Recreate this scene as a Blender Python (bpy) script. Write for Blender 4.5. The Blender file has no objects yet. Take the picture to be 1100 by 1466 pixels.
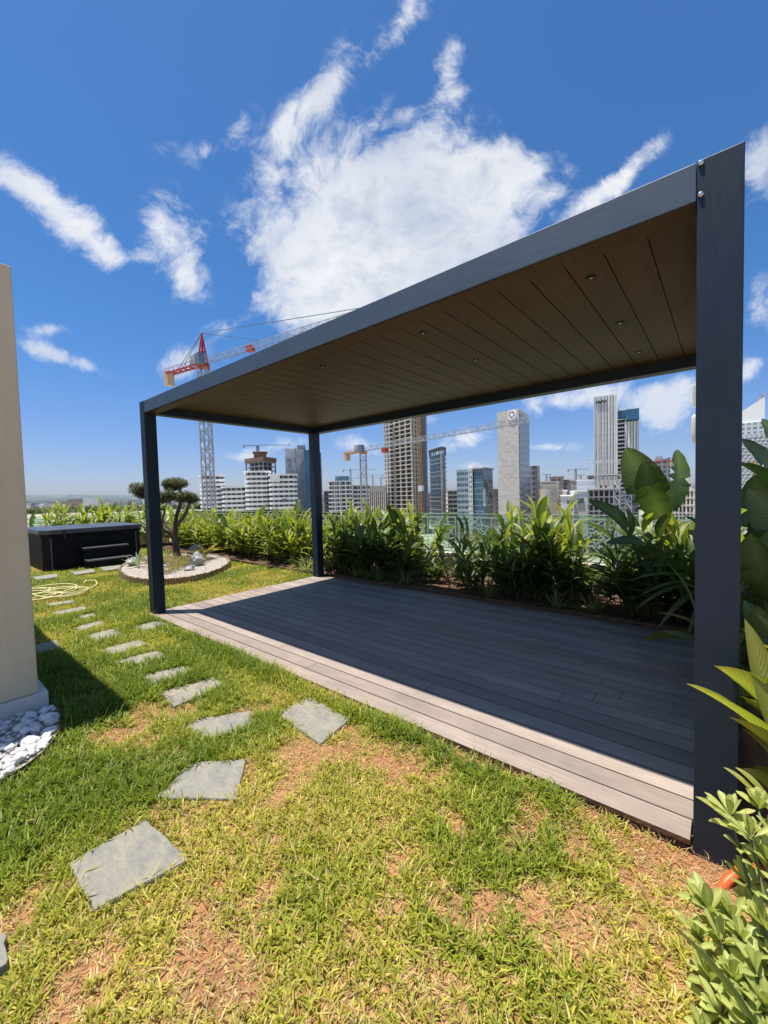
import bpy, bmesh, math, random
import numpy as np
from mathutils import Vector, Matrix
random.seed(7); rng = np.random.default_rng(7)
sc = bpy.context.scene
col = sc.collection
R_ = math.radians
# ------------------------------------------------------------------ camera
CF = Vector((-0.6406281891, 0.7666319524, -0.0432547444))
CR = Vector((0.7678200671, 0.6400925358, -0.0270903908))
CU = Vector((-0.0069186667, 0.0505667397, 0.9986967192))
CC = Vector((5.9154768, -2.1175729, 1.5046487))
FOC = 583.2598
cam = bpy.data.cameras.new('camera'); camo = bpy.data.objects.new('camera', cam); col.objects.link(camo)
cam.sensor_fit = 'HORIZONTAL'; cam.sensor_width = 36; cam.lens = FOC / 1100 * 36
cam.clip_start = 0.05; cam.clip_end = 60000
camo.matrix_world = Matrix(((CR.x, CU.x, -CF.x, CC.x), (CR.y, CU.y, -CF.y, CC.y), (CR.z, CU.z, -CF.z, CC.z), (0, 0, 0, 1)))
sc.camera = camo
def ray(px, py): return CF + CR * ((px - 550) / FOC) - CU * ((py - 733) / FOC)
def at(px, py, t): return CC + ray(px, py) * t
def gnd(px, py, z=0.0):
    v = ray(px, py); return CC + v * ((z - CC.z) / v.z)
def hz(px): return 733 + FOC / CU.z * (CF.z + CR.z * (px - 550) / FOC)
def pt(px, t):
    p = at(px, hz(px), t); return (p.x, p.y)
def zt(px, py, t): return at(px, py, t).z
CITY = -27.0
# ------------------------------------------------------------------ materials
def nd(nt, typ, **kw):
    n = nt.nodes.new(typ)
    for k, v in kw.items():
        if k.startswith('i_'):
            n.inputs[k[2:].replace('_', ' ')].default_value = v
        else: setattr(n, k, v)
    return n
def rgba(c): return (c[0], c[1], c[2], 1.0)
def base_mat(name):
    m = bpy.data.materials.new(name); m.use_nodes = True
    nt = m.node_tree; b = nt.nodes['Principled BSDF']; o = nt.nodes['Material Output']
    return m, nt, b, o
def ramp(nt, fac, stops, interp='LINEAR'):
    r = nd(nt, 'ShaderNodeValToRGB'); r.color_ramp.interpolation = interp
    e = r.color_ramp.elements
    while len(e) < len(stops): e.new(0.5)
    for el, (p, c) in zip(e, stops): el.position = p; el.color = rgba(c)
    nt.links.new(fac, r.inputs[0]); return r.outputs[0]
def coords(nt, kind='Object', scale=(1, 1, 1)):
    t = nd(nt, 'ShaderNodeTexCoord'); mp = nd(nt, 'ShaderNodeMapping'); mp.inputs['Scale'].default_value = scale
    nt.links.new(t.outputs[kind], mp.inputs[0]); return mp.outputs[0]
def noise(nt, vec, scale, detail=4, rough=.55):
    n = nd(nt, 'ShaderNodeTexNoise'); n.inputs['Scale'].default_value = scale
    n.inputs['Detail'].default_value = detail; n.inputs['Roughness'].default_value = rough
    nt.links.new(vec, n.inputs['Vector']); return n.outputs['Fac']
def bump(nt, b, h, strength=.3, dist=.01):
    n = nd(nt, 'ShaderNodeBump'); n.inputs['Strength'].default_value = strength; n.inputs['Distance'].default_value = dist
    nt.links.new(h, n.inputs['Height']); nt.links.new(n.outputs[0], b.inputs['Normal'])
def mmath(nt, op, a, b=None, c=None):
    n = nd(nt, 'ShaderNodeMath', operation=op)
    for i, x in enumerate((a, b, c)):
        if x is None: continue
        if isinstance(x, (int, float)): n.inputs[i].default_value = x
        else: nt.links.new(x, n.inputs[i])
    return n.outputs[0]
def mixc(nt, f, a, b, mode='MIX'):
    n = nd(nt, 'ShaderNodeMix', data_type='RGBA', blend_type=mode)
    for s, x in ((0, f), (6, a), (7, b)):
        if isinstance(x, (int, float)): n.inputs[s].default_value = x
        elif isinstance(x, tuple): n.inputs[s].default_value = rgba(x)
        else: nt.links.new(x, n.inputs[s])
    return n.outputs[2]
def simple(name, c1, c2=None, scale=3, rough=.6, bmp=0, bscale=None, metal=0, sc3=(1, 1, 1), spec=.5, lo=.35, hi=.65):
    m, nt, b, o = base_mat(name)
    v = coords(nt, 'Object', sc3)
    if c2 is None: c2 = tuple(x * .8 for x in c1)
    n = noise(nt, v, scale, 6, .6)
    nt.links.new(ramp(nt, n, [(lo, c2), (hi, c1)]), b.inputs['Base Color'])
    b.inputs['Roughness'].default_value = rough; b.inputs['Metallic'].default_value = metal
    b.inputs['Specular IOR Level'].default_value = spec
    if bmp:
        n2 = noise(nt, v, bscale or scale * 6, 5, .6); bump(nt, b, n2, bmp, .01)
    return m
def leaf_mat(name, c1, c2, rough=.4, trans=.35, tcol=None, veins=110):
    m, nt, b, o = base_mat(name)
    oi = nd(nt, 'ShaderNodeObjectInfo')
    at_ = nd(nt, 'ShaderNodeAttribute', attribute_name='tint')
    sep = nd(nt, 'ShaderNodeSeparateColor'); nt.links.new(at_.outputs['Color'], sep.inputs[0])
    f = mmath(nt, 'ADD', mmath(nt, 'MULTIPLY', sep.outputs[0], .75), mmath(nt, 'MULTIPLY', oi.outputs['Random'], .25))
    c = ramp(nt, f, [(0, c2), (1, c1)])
    # a pale midrib and yellow / brown tips that belong to the leaf itself
    c = mixc(nt, mmath(nt, 'MULTIPLY', sep.outputs[1], .55), c, tuple(min(1, x * 1.5 + .06) for x in c1))
    c = mixc(nt, mmath(nt, 'MULTIPLY', sep.outputs[2], .8), c, (.42, .32, .10))
    ph = mmath(nt, 'ADD', mmath(nt, 'MULTIPLY', at_.outputs['Alpha'], veins), mmath(nt, 'MULTIPLY', sep.outputs[1], veins * .22))
    vn = mmath(nt, 'SINE', ph); vk = mmath(nt, 'ADD', mmath(nt, 'MULTIPLY', vn, .5), .5)
    c = mixc(nt, mmath(nt, 'MULTIPLY', mmath(nt, 'POWER', vk, 3), .28), c, tuple(x * .55 for x in c2))
    spt = noise(nt, coords(nt, 'Object'), 26, 5, .7)
    c = mixc(nt, ramp(nt, spt, [(.60, (0, 0, 0)), (.74, (.55, .55, .55))]), c, (.20, .15, .05))
    bump(nt, b, mmath(nt, 'ADD', vk, mmath(nt, 'MULTIPLY', spt, .6)), .25, .006)
    nt.links.new(c, b.inputs['Base Color']); b.inputs['Roughness'].default_value = rough
    tr = nd(nt, 'ShaderNodeBsdfTranslucent'); mx = nd(nt, 'ShaderNodeMixShader'); mx.inputs[0].default_value = trans
    t2 = mixc(nt, 1.0, c, tcol or (1.9, 2.0, .9), 'MULTIPLY')
    nt.links.new(t2, tr.inputs[0])
    nt.links.new(b.outputs[0], mx.inputs[1]); nt.links.new(tr.outputs[0], mx.inputs[2]); nt.links.new(mx.outputs[0], o.inputs[0])
    return m
M = {}
def paint(name, c, c2, rough, streak):
    m, nt, b, o = base_mat(name)
    v = coords(nt, 'Object', (1, 1, 1))
    n = noise(nt, v, 2.2, 6, .65); n2 = noise(nt, coords(nt, 'Object', streak), 9, 5, .7)
    f = mmath(nt, 'ADD', mmath(nt, 'MULTIPLY', n, .6), mmath(nt, 'MULTIPLY', n2, .4))
    nt.links.new(ramp(nt, f, [(.36, c2), (.64, c)]), b.inputs['Base Color'])
    nt.links.new(ramp(nt, n2, [(.3, (rough - .08,) * 3), (.7, (rough + .12,) * 3)]), b.inputs['Roughness'])
    b.inputs['Specular IOR Level'].default_value = .35
    bump(nt, b, noise(nt, v, 160, 3, .6), .05, .002)
    return m
M['post'] = paint('charcoal_blue_paint', (.012, .027, .050), (.009, .020, .038), .48, (6, 6, .6))
M['beam'] = paint('lit_charcoal_paint', (.080, .120, .170), (.062, .095, .136), .46, (.5, 6, 6))  # lighter copy of the post paint; light on the front beam put into colour
M['bolt'] = simple('zinc_bolt', (.6, .6, .6), rough=.3, metal=1)
M['black'] = simple('black_plastic', (.012, .013, .016), (.008, .008, .01), rough=.5)
# ceiling wood look
m, nt, b, o = base_mat('brown_woodgrain_ceiling'); v = coords(nt, 'Object', (9, .55, 9))
n = noise(nt, v, 3.0, 8, .7); v2 = coords(nt, 'Object', (1, 1, 1)); n2 = noise(nt, v2, .9, 3, .5)
f = mmath(nt, 'ADD', mmath(nt, 'MULTIPLY', n, .65), mmath(nt, 'MULTIPLY', n2, .35))
nt.links.new(ramp(nt, f, [(.33, (.040, .021, .008)), (.5, (.066, .036, .014)), (.68, (.098, .056, .023))]), b.inputs['Base Color'])
b.inputs['Roughness'].default_value = .55; b.inputs['Specular IOR Level'].default_value = .3; bump(nt, b, n, .12, .004); M['ceiling'] = m
# composite deck boards: colour by board, grain along X
m, nt, b, o = base_mat('grey_composite_deck'); tc = nd(nt, 'ShaderNodeTexCoord'); sp = nd(nt, 'ShaderNodeSeparateXYZ'); nt.links.new(tc.outputs['Object'], sp.inputs[0])
row = mmath(nt, 'FLOOR', mmath(nt, 'DIVIDE', mmath(nt, 'ADD', sp.outputs[1], .026), .1437))
wn = nd(nt, 'ShaderNodeTexWhiteNoise', noise_dimensions='1D'); nt.links.new(row, wn.inputs['W'])
cmb = nd(nt, 'ShaderNodeCombineXYZ'); nt.links.new(mmath(nt, 'ADD', mmath(nt, 'MULTIPLY', sp.outputs[0], .8), mmath(nt, 'MULTIPLY', wn.outputs[0], 40)), cmb.inputs[0])
nt.links.new(mmath(nt, 'MULTIPLY', sp.outputs[1], 26), cmb.inputs[1])
g = noise(nt, cmb.outputs[0], 3, 8, .72)
st = noise(nt, coords(nt, 'Object', (.7, 1.4, 1)), 2.6, 6, .68)
f = mmath(nt, 'ADD', mmath(nt, 'ADD', mmath(nt, 'MULTIPLY', g, .42), mmath(nt, 'MULTIPLY', wn.outputs[0], .14)), mmath(nt, 'MULTIPLY', st, .44))
nt.links.new(ramp(nt, f, [(.34, (.210, .170, .142)), (.50, (.305, .246, .205)), (.68, (.45, .370, .310))]), b.inputs['Base Color'])
nt.links.new(ramp(nt, st, [(.3, (.58,) * 3), (.7, (.80,) * 3)]), b.inputs['Roughness']); b.inputs['Specular IOR Level'].default_value = .3; bump(nt, b, g, .22, .004); M['deck'] = m
m, nt, b, o = base_mat('tan_render'); v = coords(nt)
n = noise(nt, v, 1.1, 7, .62); n2 = noise(nt, coords(nt, 'Object', (7, 7, .35)), 1.6, 6, .65); n3 = noise(nt, v, 140, 4, .6)
f = mmath(nt, 'ADD', mmath(nt, 'MULTIPLY', n, .5), mmath(nt, 'MULTIPLY', n2, .5))
nt.links.new(ramp(nt, f, [(.34, (.52, .452, .318)), (.48, (.605, .535, .385)), (.66, (.655, .582, .42))]), b.inputs['Base Color']); b.inputs['Roughness'].default_value = .88
bump(nt, b, mmath(nt, 'ADD', n3, mmath(nt, 'MULTIPLY', noise(nt, v, 14, 5, .6), .8)), .35, .006); M['plaster'] = m
M['plinth'] = simple('pale_plinth', (.66, .63, .585), (.58, .55, .51), 3, .8, .2, 60)
M['coping'] = simple('cream_parapet', (.62, .58, .47), (.53, .49, .39), 2, .8, .2, 40)
# soil
m, nt, b, o = base_mat('red_brown_soil'); v = coords(nt)
n = noise(nt, v, 2.2, 8, .7); n2 = noise(nt, v, 60, 6, .7)
f = mmath(nt, 'ADD', mmath(nt, 'MULTIPLY', n, .5), mmath(nt, 'MULTIPLY', n2, .5))
nt.links.new(ramp(nt, f, [(.35, (.20, .075, .032)), (.5, (.42, .19, .082)), (.66, (.62, .33, .165))]), b.inputs['Base Color'])
b.inputs['Roughness'].default_value = .95; bump(nt, b, f, .9, .03); M['soil'] = m
M['mulch_and_gap_shade'] = simple('bed_soil_and_gap_shade', (.17, .085, .045), (.06, .032, .02), 14, .95, .9, 40)  # bed soil, also painted on deck board sides as gap shade
# slate
m, nt, b, o = base_mat('grey_slate'); v = coords(nt, 'Object'); oi = nd(nt, 'ShaderNodeObjectInfo')
n = noise(nt, v, 9, 10, .74); n2 = noise(nt, coords(nt, 'Object', (4, 15, 3)), 3, 8, .74)
f = mmath(nt, 'ADD', mmath(nt, 'MULTIPLY', n, .55), mmath(nt, 'MULTIPLY', n2, .45))
c = ramp(nt, f, [(.30, (.10, .10, .095)), (.42, (.20, .19, .165)), (.54, (.31, .275, .205)), (.64, (.40, .30, .18)), (.74, (.44, .40, .33))])
c = mixc(nt, mmath(nt, 'MULTIPLY', oi.outputs['Random'], .3), c, (.19, .215, .225))
nt.links.new(c, b.inputs['Base Color']); b.inputs['Roughness'].default_value = .7; bump(nt, b, mmath(nt, 'ADD', f, mmath(nt, 'MULTIPLY', noise(nt, v, 40, 6, .7), .5)), .8, .016); M['slate'] = m
m, nt, b, o = base_mat('white_pebble'); v = coords(nt); oi = nd(nt, 'ShaderNodeObjectInfo')
c = ramp(nt, noise(nt, v, 28, 7, .7), [(.36, (.56, .54, .50)), (.5, (.74, .73, .71)), (.64, (.82, .82, .81))])
c = mixc(nt, mmath(nt, 'MULTIPLY', mmath(nt, 'POWER', oi.outputs['Random'], 2), .55), c, (.52, .48, .42)); nt.links.new(c, b.inputs['Base Color']); b.inputs['Roughness'].default_value = .65
bump(nt, b, noise(nt, v, 90, 5, .6), .3, .004); M['pebble'] = m
M['gravel'] = simple('pale_gravel', (.62, .60, .57), (.30, .28, .27), 70, .9, .9, 90)
M['bedgravel'] = simple('cream_gravel', (.54, .49, .42), (.25, .21, .175), 9, .8, .2, 40)
M['palegravel'] = simple('mixed_gravel', (.52, .46, .39), (.22, .18, .14), 40, .9, .9, 90)
M['rock'] = simple('grey_rock', (.46, .45, .44), (.10, .10, .11), 5, .8, .8, 14)
M['palerock'] = simple('pale_rock', (.60, .58, .55), (.25, .24, .24), 5, .8, .7, 14)
M['log'] = simple('log_roll_edging', (.50, .38, .24), (.20, .13, .075), 30, .85, .5, 60, sc3=(3, 3, .4))
M['edging'] = simple('brown_timber_edging', (.16, .085, .045), (.08, .042, .025), 9, .8, .4, 40)
M['tub'] = simple('navy_black_tub', (.006, .008, .014), (.004, .005, .010), 3, .55, spec=.15)
M['lid'] = simple('slate_blue_vinyl_cover', (.060, .072, .095), (.048, .058, .08), 4, .42, .15, 30)
M['tread'] = simple('grey_step_tread', (.10, .105, .115), (.07, .075, .08), 5, .4)
M['hose'] = simple('yellow_hose', (.78, .70, .36), (.66, .58, .28), 10, .45)
M['orange'] = simple('orange_conduit', (.80, .13, .025), (.72, .10, .02), 10, .45)
M['bark'] = simple('olive_bark', (.15, .11, .075), (.055, .04, .028), 12, .9, .9, 22, sc3=(1, 1, .35))
M['stem'] = simple('green_cane', (.13, .17, .05), (.09, .09, .04), 12, .6)
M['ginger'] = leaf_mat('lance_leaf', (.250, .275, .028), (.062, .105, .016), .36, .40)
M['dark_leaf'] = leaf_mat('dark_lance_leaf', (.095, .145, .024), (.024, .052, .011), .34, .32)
M['strel'] = leaf_mat('paddle_leaf', (.095, .145, .024), (.026, .055, .013), .32, .30)
M['striped'] = leaf_mat('striped_grass_leaf', (.30, .32, .13), (.09, .14, .04), .45, .35)
M['olive'] = leaf_mat('olive_leaf', (.115, .125, .065), (.045, .055, .028), .55, .2)
M['shrub'] = leaf_mat('fleshy_leaf', (.44, .46, .125), (.23, .28, .065), .42, .3, (1.5, 1.6, .9))
M['cycad'] = leaf_mat('yellowing_frond', (.46, .34, .05), (.22, .20, .04), .45, .3)
M['tuft'] = leaf_mat('brown_green_tuft', (.26, .20, .06), (.10, .10, .03), .5, .3)
M['agave'] = leaf_mat('grey_green_blade', (.24, .30, .16), (.12, .18, .08), .45, .25)
M['tree_far'] = leaf_mat('far_tree_leaf', (.080, .115, .045), (.035, .058, .024), .7, .15)
# grass
m, nt, b, o = base_mat('lawn_blades'); a = nd(nt, 'ShaderNodeAttribute', attribute_name='tint')
nt.links.new(a.outputs['Color'], b.inputs['Base Color']); b.inputs['Roughness'].default_value = .5; b.inputs['Specular IOR Level'].default_value = .35
tr = nd(nt, 'ShaderNodeBsdfTranslucent'); nt.links.new(mixc(nt, 1.0, a.outputs['Color'], (1.5, 1.5, .9), 'MULTIPLY'), tr.inputs[0])
mx = nd(nt, 'ShaderNodeMixShader'); mx.inputs[0].default_value = .35
nt.links.new(b.outputs[0], mx.inputs[1]); nt.links.new(tr.outputs[0], mx.inputs[2]); nt.links.new(mx.outputs[0], o.inputs[0]); M['grass'] = m
# glass
def glass(name, tint, refl=.08, milk=0.0):
    m, nt, b, o = base_mat(name); nt.nodes.remove(b)
    t = nd(nt, 'ShaderNodeBsdfTransparent'); t.inputs[0].default_value = rgba(tint)
    g = nd(nt, 'ShaderNodeBsdfGlossy'); g.inputs['Roughness'].default_value = .02
    d = nd(nt, 'ShaderNodeBsdfDiffuse'); d.inputs[0].default_value = (.75, .85, .80, 1)
    fr = nd(nt, 'ShaderNodeFresnel'); fr.inputs[0].default_value = 1.45
    m1 = nd(nt, 'ShaderNodeMixShader'); m1.inputs[0].default_value = milk
    nt.links.new(t.outputs[0], m1.inputs[1]); nt.links.new(d.outputs[0], m1.inputs[2])
    m2 = nd(nt, 'ShaderNodeMixShader'); nt.links.new(fr.outputs[0], m2.inputs[0])
    nt.links.new(m1.outputs[0], m2.inputs[1]); nt.links.new(g.outputs[0], m2.inputs[2]); nt.links.new(m2.outputs[0], o.inputs[0]); return m
M['glass'] = glass('greenish_balustrade_glass', (.80, .93, .87), milk=.10)
M['frost'] = glass('frosted_tracery', (.9, .97, .93), milk=.72)
# city materials
M['conc'] = simple('raw_concrete', (.66, .61, .54), (.56, .515, .455), .25, .9)
M['conc_grey'] = simple('grey_concrete', (.33, .33, .345), (.25, .25, .27), .2, .9)
M['conc_dark'] = simple('dark_core', (.14, .115, .095), (.10, .08, .07), .2, .9)
M['rust_form'] = simple('brown_formwork', (.26, .15, .10), (.18, .10, .07), .3, .9)
M['white'] = simple('white_render', (.90, .885, .86), (.82, .805, .78), .15, .8)
M['steel'] = simple('grey_steel', (.40, .41, .43), (.30, .31, .33), .6, .5)
M['dsteel'] = simple('dark_blue_steel', (.14, .19, .25), (.10, .14, .19), .6, .5)
M['red'] = simple('red_steel', (.45, .045, .03), (.34, .035, .025), .6, .5)
M['orange_s'] = simple('orange_yellow_steel', (.58, .27, .06), (.47, .21, .05), .6, .5)
M['whites'] = simple('white_steel', (.75, .75, .74), (.62, .62, .62), .6, .5)
M['cweight'] = simple('tan_counterweight', (.56, .42, .27), (.46, .34, .22), .8, .9)
M['beige'] = simple('beige_stone', (.60, .54, .46), (.52, .47, .40), .2, .9)
def win_mat(name, wall, glassc, w, h, fw=.25, fh=.35, var=.5, rough=.15, glass2=None):
    """window grid over the metre-scaled UV of a wall"""
    m, nt, b, o = base_mat(name)
    tc = nd(nt, 'ShaderNodeTexCoord'); sp = nd(nt, 'ShaderNodeSeparateXYZ'); nt.links.new(tc.outputs['UV'], sp.inputs[0])
    u = mmath(nt, 'DIVIDE', sp.outputs[0], w); v = mmath(nt, 'DIVIDE', sp.outputs[1], h)
    fu = mmath(nt, 'FRACT', u); fv = mmath(nt, 'FRACT', v)
    inw = mmath(nt, 'MULTIPLY', mmath(nt, 'GREATER_THAN', fu, fw), mmath(nt, 'GREATER_THAN', fv, fh))
    cb = nd(nt, 'ShaderNodeCombineXYZ'); nt.links.new(mmath(nt, 'FLOOR', u), cb.inputs[0]); nt.links.new(mmath(nt, 'FLOOR', v), cb.inputs[1])
    wn = nd(nt, 'ShaderNodeTexWhiteNoise', noise_dimensions='2D'); nt.links.new(cb.outputs[0], wn.inputs['Vector'])
    g = mixc(nt, mmath(nt, 'MULTIPLY', wn.outputs[0], var), glassc, glass2 or tuple(min(1, x * 2.5 + .05) for x in glassc))
    wl = ramp(nt, noise(nt, coords(nt, 'Object'), .12, 5, .6), [(.35, tuple(x * .88 for x in wall)), (.65, wall)])
    nt.links.new(mixc(nt, inw, wl, g), b.inputs['Base Color'])
    nt.links.new(mmath(nt, 'SUBTRACT', .85, mmath(nt, 'MULTIPLY', inw, .85 - rough)), b.inputs['Roughness'])
    return m
M['w_apart'] = win_mat('grey_apartment_wall', (.46, .44, .42), (.035, .04, .045), 3.2, 3.3, .28, .02, .5)  # grey wall and dark glass between the balcony bands
M['w_blue'] = win_mat('blue_curtain_wall', (.25, .33, .37), (.025, .075, .12), 1.6, 3.6, .10, .12, .5, glass2=(.10, .22, .30))
M['w_teal'] = win_mat('teal_striped_wall', (.42, .50, .50), (.06, .13, .16), 2.4, 3.6, .08, .42, .6, glass2=(.2, .32, .34))
M['w_dark'] = win_mat('dark_framed_wall', (.36, .31, .27), (.03, .028, .03), 3.6, 3.4, .16, .22, .3)
M['w_city'] = win_mat('white_city_wall', (.74, .73, .71), (.20, .20, .21), 5, 3.4, .5, .5, .5)
M['w_tan'] = win_mat('tan_city_wall', (.50, .42, .35), (.09, .08, .08), 4, 3.4, .5, .5, .5)
M['w_brick'] = win_mat('brick_city_wall', (.46, .37, .33), (.12, .10, .10), 5, 3.4, .4, .5, .5)
M['w_grey'] = win_mat('grey_city_wall', (.30, .31, .33), (.06, .07, .08), 3.2, 3.4, .4, .35, .5)
M['w_fin'] = win_mat('recessed_glass_wall', (.26, .27, .30), (.055, .062, .078), 1.6, 3.5, .10, .20, .75, glass2=(.22, .23, .27))
M['w_boxblue'] = win_mat('blue_glass_box', (.07, .17, .28), (.035, .12, .22), 1.4, 9, .06, .03, .5, glass2=(.07, .19, .32))
M['w_lattice'] = win_mat('pale_lattice_wall', (.64, .66, .68), (.20, .24, .28), 2.6, 2.6, .40, .40, .8, glass2=(.42, .45, .48))
M['w_side'] = win_mat('striped_stone_side', (.36, .38, .41), (.17, .22, .27), 30, 3.6, .0, .55, .4, glass2=(.24, .29, .34))
# stone tower : fine random panels
m, nt, b, o = base_mat('pale_stone_panels'); tc = nd(nt, 'ShaderNodeTexCoord'); bk = nd(nt, 'ShaderNodeTexBrick')
bk.inputs['Color1'].default_value = (.62, .575, .52, 1); bk.inputs['Color2'].default_value = (.47, .44, .405, 1); bk.inputs['Mortar'].default_value = (.40, .37, .34, 1)
bk.inputs['Scale'].default_value = 1; bk.inputs['Brick Width'].default_value = 2.2; bk.inputs['Row Height'].default_value = .9; bk.inputs['Mortar Size'].default_value = .03
nt.links.new(tc.outputs['UV'], bk.inputs[0]); nt.links.new(bk.outputs[0], b.inputs['Base Color']); b.inputs['Roughness'].default_value = .85; M['stone'] = m
# marble-look tower
m, nt, b, o = base_mat('veined_grey_cladding'); n = noise(nt, coords(nt, 'Object', (1, 1, .5)), .25, 8, .75)
nt.links.new(ramp(nt, n, [(.38, (.16, .165, .175)), (.46, (.40, .405, .41)), (.62, (.52, .52, .52))]), b.inputs['Base Color']); b.inputs['Roughness'].default_value = .6; M['marble'] = m
# ------------------------------------------------------------------ mesh helper
class MB:
    def __init__(s): s.v = []; s.f = []; s.uv = {}; s.t = []
    def add(s, vs, fs, tint=None):
        n = len(s.v); s.v += [tuple(v) for v in vs]; s.f += [tuple(i + n for i in f) for f in fs]
        s.t += (tint if isinstance(tint, list) else [tint or (.5, 0, 0)] * len(vs)); return n
    def box(s, x0, x1, y0, y1, z0, z1):
        s.add([(x0, y0, z0), (x1, y0, z0), (x1, y1, z0), (x0, y1, z0), (x0, y0, z1), (x1, y0, z1), (x1, y1, z1), (x0, y1, z1)],
              [(3, 2, 1, 0), (4, 5, 6, 7), (0, 1, 5, 4), (1, 2, 6, 5), (2, 3, 7, 6), (3, 0, 4, 7)])
    def prism(s, fp, z0, z1, ztop=None):
        n = len(fp); a = sum(fp[i][0] * fp[(i + 1) % n][1] - fp[(i + 1) % n][0] * fp[i][1] for i in range(n))
        if a < 0: fp = fp[::-1]; ztop = ztop[::-1] if ztop else None
        zt_ = ztop or [z1] * n
        k = s.add([(p[0], p[1], z0) for p in fp] + [(p[0], p[1], z) for p, z in zip(fp, zt_)], [])
        u = 0
        for i in range(n):
            j = (i + 1) % n; L = math.dist(fp[i][:2], fp[j][:2])
            s.uv[len(s.f)] = [(u, z0), (u + L, z0), (u + L, zt_[j]), (u, zt_[i])]; u += L
            s.f.append((k + i, k + j, k + n + j, k + n + i))
        s.f.append(tuple(k + n + i for i in range(n))); s.f.append(tuple(k + n - 1 - i for i in range(n)))
    def bar(s, a, b, w, w2=None):
        a = Vector(a); b = Vector(b); d = (b - a)
        if d.length < 1e-6: return
        d.normalize(); up = Vector((0, 0, 1)) if abs(d.z) < .95 else Vector((1, 0, 0))
        x = d.cross(up).normalized() * w / 2; y = x.cross(d).normalized() * (w2 or w) / 2
        vs = [a - x - y, a + x - y, a + x + y, a - x + y, b - x - y, b + x - y, b + x + y, b - x + y]
        s.add(vs, [(3, 2, 1, 0), (4, 5, 6, 7), (0, 1, 5, 4), (1, 2, 6, 5), (2, 3, 7, 6), (3, 0, 4, 7)])
    def tube(s, pts, rad, n=8, cap=True, tint=None):
        pts = [Vector(p) for p in pts]; rad = rad if isinstance(rad, (list, tuple)) else [rad] * len(pts)
        rings = []; prev = None
        for i, p in enumerate(pts):
            d = (pts[min(i + 1, len(pts) - 1)] - pts[max(i - 1, 0)]).normalized()
            if prev is None: x = d.orthogonal().normalized()
            else: x = (prev - d * prev.dot(d)).normalized()
            prev = x; y = d.cross(x)
            rings.append([p + (x * math.cos(a) + y * math.sin(a)) * rad[i] for a in [2 * math.pi * k / n for k in range(n)]])
        vs = [v for r in rings for v in r]; fs = []
        for i in range(len(pts) - 1):
            for k in range(n):
                fs.append((i * n + k, i * n + (k + 1) % n, (i + 1) * n + (k + 1) % n, (i + 1) * n + k))
        if cap: fs += [tuple(range(n - 1, -1, -1)), tuple((len(pts) - 1) * n + k for k in range(n))]
        s.add(vs, fs, tint)
    def disc(s, c, nrm, r, h, n=16):
        c = Vector(c); nrm = Vector(nrm).normalized(); s.tube([c, c + nrm * h], r, n)
    def build(s, name, mat, parent=None, loc=None, smooth=False, tint=False):
        me = bpy.data.meshes.new(name); me.from_pydata(s.v, [], s.f); me.validate()
        if s.uv:
            ul = me.uv_layers.new(name='UV')
            for pi, uvs in s.uv.items():
                for li, uv in zip(me.polygons[pi].loop_indices, uvs): ul.data[li].uv = uv
        if tint:
            ca = me.color_attributes.new('tint', 'FLOAT_COLOR', 'POINT')
            ca.data.foreach_set('color', np.array([(t[0], t[1], t[2], t[3] if len(t) > 3 else 0) for t in s.t], 'f').ravel())
        me.materials.append(mat)
        if smooth:
            for p in me.polygons: p.use_smooth = True
        o = bpy.data.objects.new(name, me); col.objects.link(o)
        if parent: o.parent = parent
        if loc: o.location = loc
        return o
def bevel(o, w=.006, seg=2):
    bm = bmesh.new(); bm.from_mesh(o.data)
    es = [e for e in bm.edges if len(e.link_faces) == 2 and e.calc_face_angle(0) > .5]
    bmesh.ops.bevel(bm, geom=es, offset=w, segments=seg, affect='EDGES', clamp_overlap=True, profile=.5)
    bm.to_mesh(o.data); bm.free(); return o
def tag(o, label=None, cat=None, group=None, kind=None):
    if label: o['label'] = label
    if cat: o['category'] = cat
    if group: o['group'] = group
    if kind: o['kind'] = kind
    return o
def empty(name, label, cat, loc=(0, 0, 0), rz=0, group=None):
    o = bpy.data.objects.new(name, None); col.objects.link(o); o.empty_display_size = .2
    o.location = loc; o.rotation_euler.z = rz; return tag(o, label, cat, group)
def structure(o): o['kind'] = 'structure'; return o
def copy_tree(o, parent=None, kids=None):
    c = o.copy(); col.objects.link(c)
    if parent: c.parent = parent
    for ch in list(o.children): copy_tree(ch, c)
    return c
def rounded(fp, r, n=5):
    out = []; N = len(fp)
    for i in range(N):
        p = Vector(fp[i]); a = Vector(fp[i - 1]); b = Vector(fp[(i + 1) % N])
        da = (a - p).normalized(); db = (b - p).normalized(); rr = min(r, (a - p).length * .45, (b - p).length * .45)
        for k in range(n + 1):
            t = k / n; q = p + da * rr * (1 - t) ** 2 + db * rr * t ** 2; out.append((q.x, q.y))
    return out
def offset(fp, d):
    n = len(fp); c = Vector((sum(p[0] for p in fp) / n, sum(p[1] for p in fp) / n)); out = []
    for i in range(n):
        p = Vector(fp[i]); a = Vector(fp[i - 1]); b = Vector(fp[(i + 1) % n])
        e1 = (p - a).normalized() if (p - a).length > 1e-6 else Vector((1, 0)); e2 = (b - p).normalized() if (b - p).length > 1e-6 else e1
        n1 = Vector((e1.y, -e1.x)); n2 = Vector((e2.y, -e2.x)); nn = (n1 + n2)
        if nn.length < 1e-6: nn = n1
        nn.normalize()
        if nn.dot(p - c) < 0: nn = -nn
        k = max(.5, abs(nn.dot(n1))); q = p + nn * d / k; out.append((q.x, q.y))
    return out
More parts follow.
